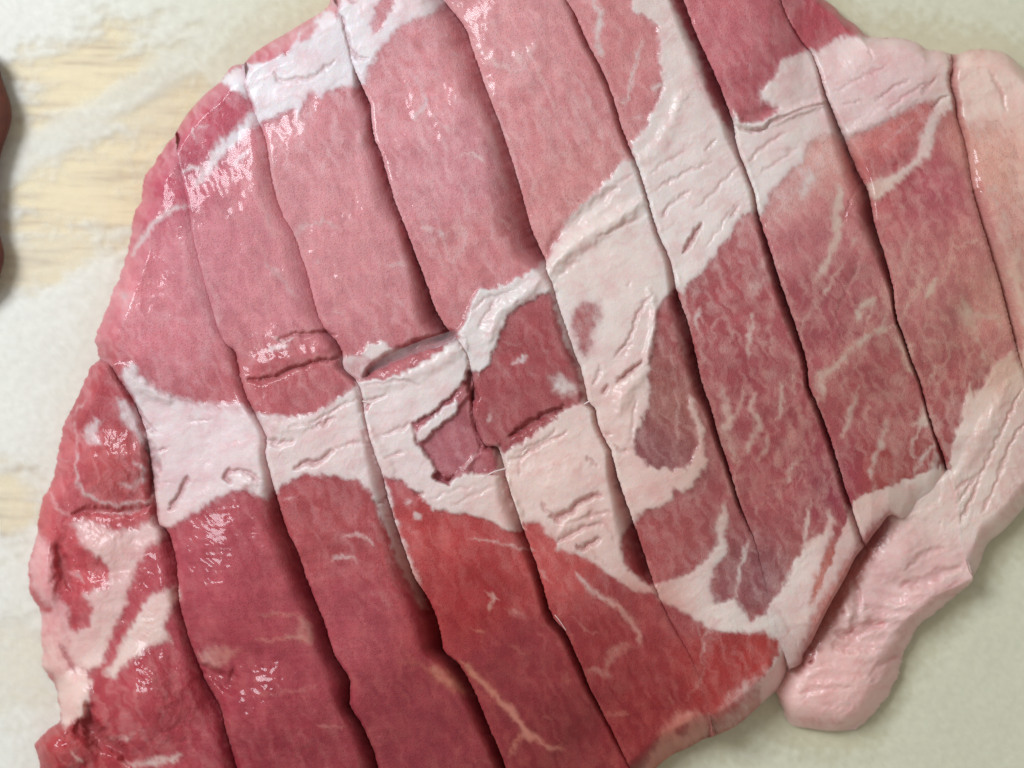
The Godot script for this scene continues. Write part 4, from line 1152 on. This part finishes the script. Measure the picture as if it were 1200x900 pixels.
func build_membrane():
	# the thin clear skin that spans the cut beside the knot of fat
	var m := StandardMaterial3D.new()
	m.resource_name = "silverskin"
	m.albedo_color = Color(0.84, 0.80, 0.82, 0.22)
	m.transparency = BaseMaterial3D.TRANSPARENCY_ALPHA
	m.roughness = 0.3
	m.metallic_specular = 0.6
	var pos := PackedVector3Array()
	var col := PackedColorArray()
	var nu := 8
	var nv := 40
	for j in nv + 1:
		var v := float(j) / nv
		var a := Vector2(428, 430).lerp(Vector2(536, 386), v) + Vector2(0, -4.0 * sin(PI * v))
		var b := Vector2(444, 449).lerp(Vector2(540, 400), v) + Vector2(0, 4.0 * sin(PI * v))
		for i in nu + 1:
			var u := float(i) / nu
			var q := a.lerp(b, u)
			var h := lerpf(14.4, 15.8, v) - 1.0 * sin(PI * u) + 0.15 * n_mid.get_noise_2d(q.x * 2.0, q.y * 2.0)
			pos.append(spot(q.x, q.y, h * 0.001))
			col.append(Color.WHITE)
	var tri := {}
	for j in nv:
		for i in nu:
			var k := j * (nu + 1) + i
			put_quad(tri, 0, k, k + 1, k + nu + 2, k + nu + 1)
	part("silverskin", pos, grid_normals(pos, nu, nv), col, tri[0], m, steak)

# ---- what it lies on -------------------------------------------------------

func build_board():
	var m := StandardMaterial3D.new()
	m.resource_name = "pale wood"
	m.vertex_color_use_as_albedo = true
	m.roughness = 0.6
	var grain := FastNoiseLite.new()
	grain.noise_type = FastNoiseLite.TYPE_SIMPLEX_SMOOTH
	grain.frequency = 0.05
	grain.fractal_octaves = 4
	grain.seed = 77
	var pos := PackedVector3Array()
	var col := PackedColorArray()
	var nu := 170
	var nv := 420
	for j in nv + 1:
		for i in nu + 1:
			var x := -500.0 + 2200.0 * i / nu
			var y := -220.0 + 1340.0 * j / nv
			var a := grain.get_noise_2d(x * 0.09, y * 1.0 + 6.0 * grain.get_noise_2d(x * 0.05, y * 0.06))
			var b := grain.get_noise_2d(x * 0.25, y * 4.0)
			var t := clampf(0.38 + 0.8 * a + 0.5 * b, 0.0, 1.0)
			var c := lin(238, 220, 178).lerp(lin(170, 138, 104), t * t * 0.7)
			pos.append(Vector3((x - 600.0) * K, 0.0, (y - 450.0) * K))
			col.append(Color(c.x, c.y, c.z))
	var tri := {}
	for j in nv:
		for i in nu:
			var k := j * (nu + 1) + i
			put_quad(tri, 0, k, k + 1, k + nu + 2, k + nu + 1)
	var nor := PackedVector3Array()
	nor.resize(pos.size())
	nor.fill(Vector3.UP)
	# the board's sides and underside
	var c4 := [0, nu, nv * (nu + 1) + nu, nv * (nu + 1)]
	var ring := []
	for k in 4:
		var p: Vector3 = pos[c4[k]]
		var q: Vector3 = pos[c4[(k + 1) % 4]]
		var first := pos.size()
		var n := Vector3.UP.cross(q - p).normalized()
		for w in [p, q, q - Vector3(0, 0.02, 0), p - Vector3(0, 0.02, 0)]:
			pos.append(w)
			nor.append(n)
			col.append(col[0])
		put_quad(tri, 0, first, first + 3, first + 2, first + 1)
		ring.append(p - Vector3(0, 0.02, 0))
	var f2 := pos.size()
	for w in ring:
		pos.append(w)
		nor.append(Vector3.DOWN)
		col.append(col[0])
	put_quad(tri, 0, f2, f2 + 3, f2 + 2, f2 + 1)
	var o := part("cutting_board", pos, nor, col, tri[0], m, self)
	tag(o, "pale wooden cutting board with horizontal grain, seen through the parchment at left", "cutting board")

func build_paper():
	var m := StandardMaterial3D.new()
	m.resource_name = "parchment"
	m.vertex_color_use_as_albedo = true
	m.transparency = BaseMaterial3D.TRANSPARENCY_ALPHA
	m.roughness = 0.5
	m.metallic_specular = 0.35
	var wave := FastNoiseLite.new()
	wave.noise_type = FastNoiseLite.TYPE_SIMPLEX_SMOOTH
	wave.frequency = 0.006
	wave.fractal_octaves = 3
	wave.seed = 5
	# where wet paper clings to the wood it turns clear: x, y, radii, turn, strength
	var wet := [[110, 95, 110, 62, -0.25, 1.0], [60, 150, 90, 34, -0.1, 0.6], [200, 140, 60, 60, -0.9, 0.8], [110, 225, 120, 70, -0.25, 1.0], [50, 300, 90, 34, -0.35, 0.8], [12, 585, 36, 48, 0.0, 0.8], [20, 780, 60, 60, 0.0, 0.35], [150, 190, 60, 40, -0.5, 0.6]]
	# meat juice soaks a little way out from the edge
	var juice := PackedVector3Array()
	for j in CH:
		for i in CW:
			var q := Vector2(X0 + i * CC, Y0 + j * CC)
			var d := 1e9
			for e in outline:
				for k in e.size() - 1:
					d = minf(d, q.distance_to(Geometry2D.get_closest_point_to_segment(q, e[k], e[k + 1])))
			juice.append(Vector3(d, 0, 0))
	var pos := PackedVector3Array()
	var col := PackedColorArray()
	var nu := 470
	var nv := 370
	for j in nv + 1:
		for i in nu + 1:
			var x := -90.0 + 1420.0 * i / nu
			var y := -90.0 + 1110.0 * j / nv
			var a := wave.get_noise_2d(x, y)
			var soft := n_mid.get_noise_2d(x * 0.8, y * 0.8)
			var fibre := n_small.get_noise_2d(x * 0.8, y * 0.8)
			var cloud := n_warp.get_noise_2d(x * 1.6, y * 1.6)
			var clear := 0.0
			for w in wet:
				var dx: float = x - w[0]
				var dy: float = y - w[1]
				var cs := cos(w[4])
				var sn := sin(w[4])
				var q := sqrt(pow((dx * cs + dy * sn) / w[2], 2.0) + pow((dy * cs - dx * sn) / w[3], 2.0)) + 0.55 * wave.get_noise_2d(x * 2.2 + 2.0 * y, y * 4.4) + 0.2 * soft
				clear = maxf(clear, w[5] * smoothstep(1.35, 0.45, q))
			var left := smoothstep(420.0, 0.0, x)
			# a pale band of unsoaked paper slants through the wet patch
			var band := absf((x - 120.0) * 0.52 + (y - 130.0) * 0.85) / 20.0
			clear *= lerpf(0.35, 1.0, smoothstep(0.5, 1.3, band + soft * 0.4))
			var alpha := clampf(lerpf(0.9, 0.86, left) - 0.62 * clear + 0.04 * soft, 0.0, 1.0)
			var tone := lin(214, 212, 190).lerp(lin(234, 233, 226), left)  # cool light at left, greenish room light at right, put into the paper's colour
			tone *= 1.0 + 0.04 * fibre + 0.06 * cloud
			var soak := smoothstep(46.0, 8.0, coarse_at(juice, x, y).x + 22.0 * soft + 16.0 * a)
			tone *= Vector3(1.0, 1.0, 1.0).lerp(Vector3(0.96, 0.93, 0.87), soak * lerpf(1.0, 0.3, left))
			alpha -= 0.10 * soak * (1.0 - left)
			col.append(Color(tone.x, tone.y, tone.z, alpha))
			pos.append(Vector3((x - 600.0) * K * 1.045, 0.0005 + 0.0003 * (a + 0.5) * (1.0 - clear) + 0.00006 * soft, (y - 450.0) * K * 1.045))
	var tri := {}
	for j in nv:
		for i in nu:
			var k := j * (nu + 1) + i
			put_quad(tri, 0, k, k + 1, k + nu + 2, k + nu + 1)
	var o := part("parchment_paper", pos, grid_normals(pos, nu, nv), col, tri[0], m, self)
	tag(o, "sheet of whitish translucent parchment paper under the pork, clinging wet to the wood at left", "paper")

func build_handle():
	# a turned wooden handle; only its edge reaches into the frame
	var m := StandardMaterial3D.new()
	m.resource_name = "reddish brown wood"
	m.vertex_color_use_as_albedo = true
	m.roughness = 0.45
	var pos := PackedVector3Array()
	var col := PackedColorArray()
	var around := 32
	var rows := 120
	for j in rows + 1:
		var t := float(j) / rows
		var y := 40.0 + 320.0 * t
		var r := 39.0 + 18.0 * exp(-pow((y - 130.0) / 42.0, 2.0)) + 9.0 * exp(-pow((y - 298.0) / 26.0, 2.0))
		r *= sqrt(clampf(minf(t, 1.0 - t) * 12.0, 0.0, 1.0))
		for i in around + 1:
			var a := TAU * i / around
			var x := -50.0 + r * cos(a)
			var h := 4.4 + 0.06 * r * sin(a)
			pos.append(Vector3((x - 600.0) * K * 1.02, h * 0.001, (y - 450.0) * K * 1.02))
			var g := n_mid.get_noise_2d(x * 2.0 + h * 20.0, y * 0.1)
			var c := lin(104, 54, 38).lerp(lin(72, 40, 32), clampf(0.5 + 0.5 * g, 0.0, 1.0))
			col.append(Color(c.x, c.y, c.z))
	var tri := {}
	for j in rows:
		for i in around:
			var k := j * (around + 1) + i
			put_quad(tri, 0, k, k + around + 1, k + around + 2, k + 1)
	var nor := grid_normals(pos, around, rows)
	for k in nor.size():
		var centre := Vector3((-50.0 - 600.0) * K * 1.02, 0.0044, pos[k].z)
		if nor[k].dot(pos[k] - centre) < 0.0:
			nor[k] = -nor[k]
	var o := part("wooden_handle", pos, nor, col, tri[0], m, self)
	tag(o, "rounded reddish brown wooden handle, blurred, at the left edge beside the parchment", "handle")
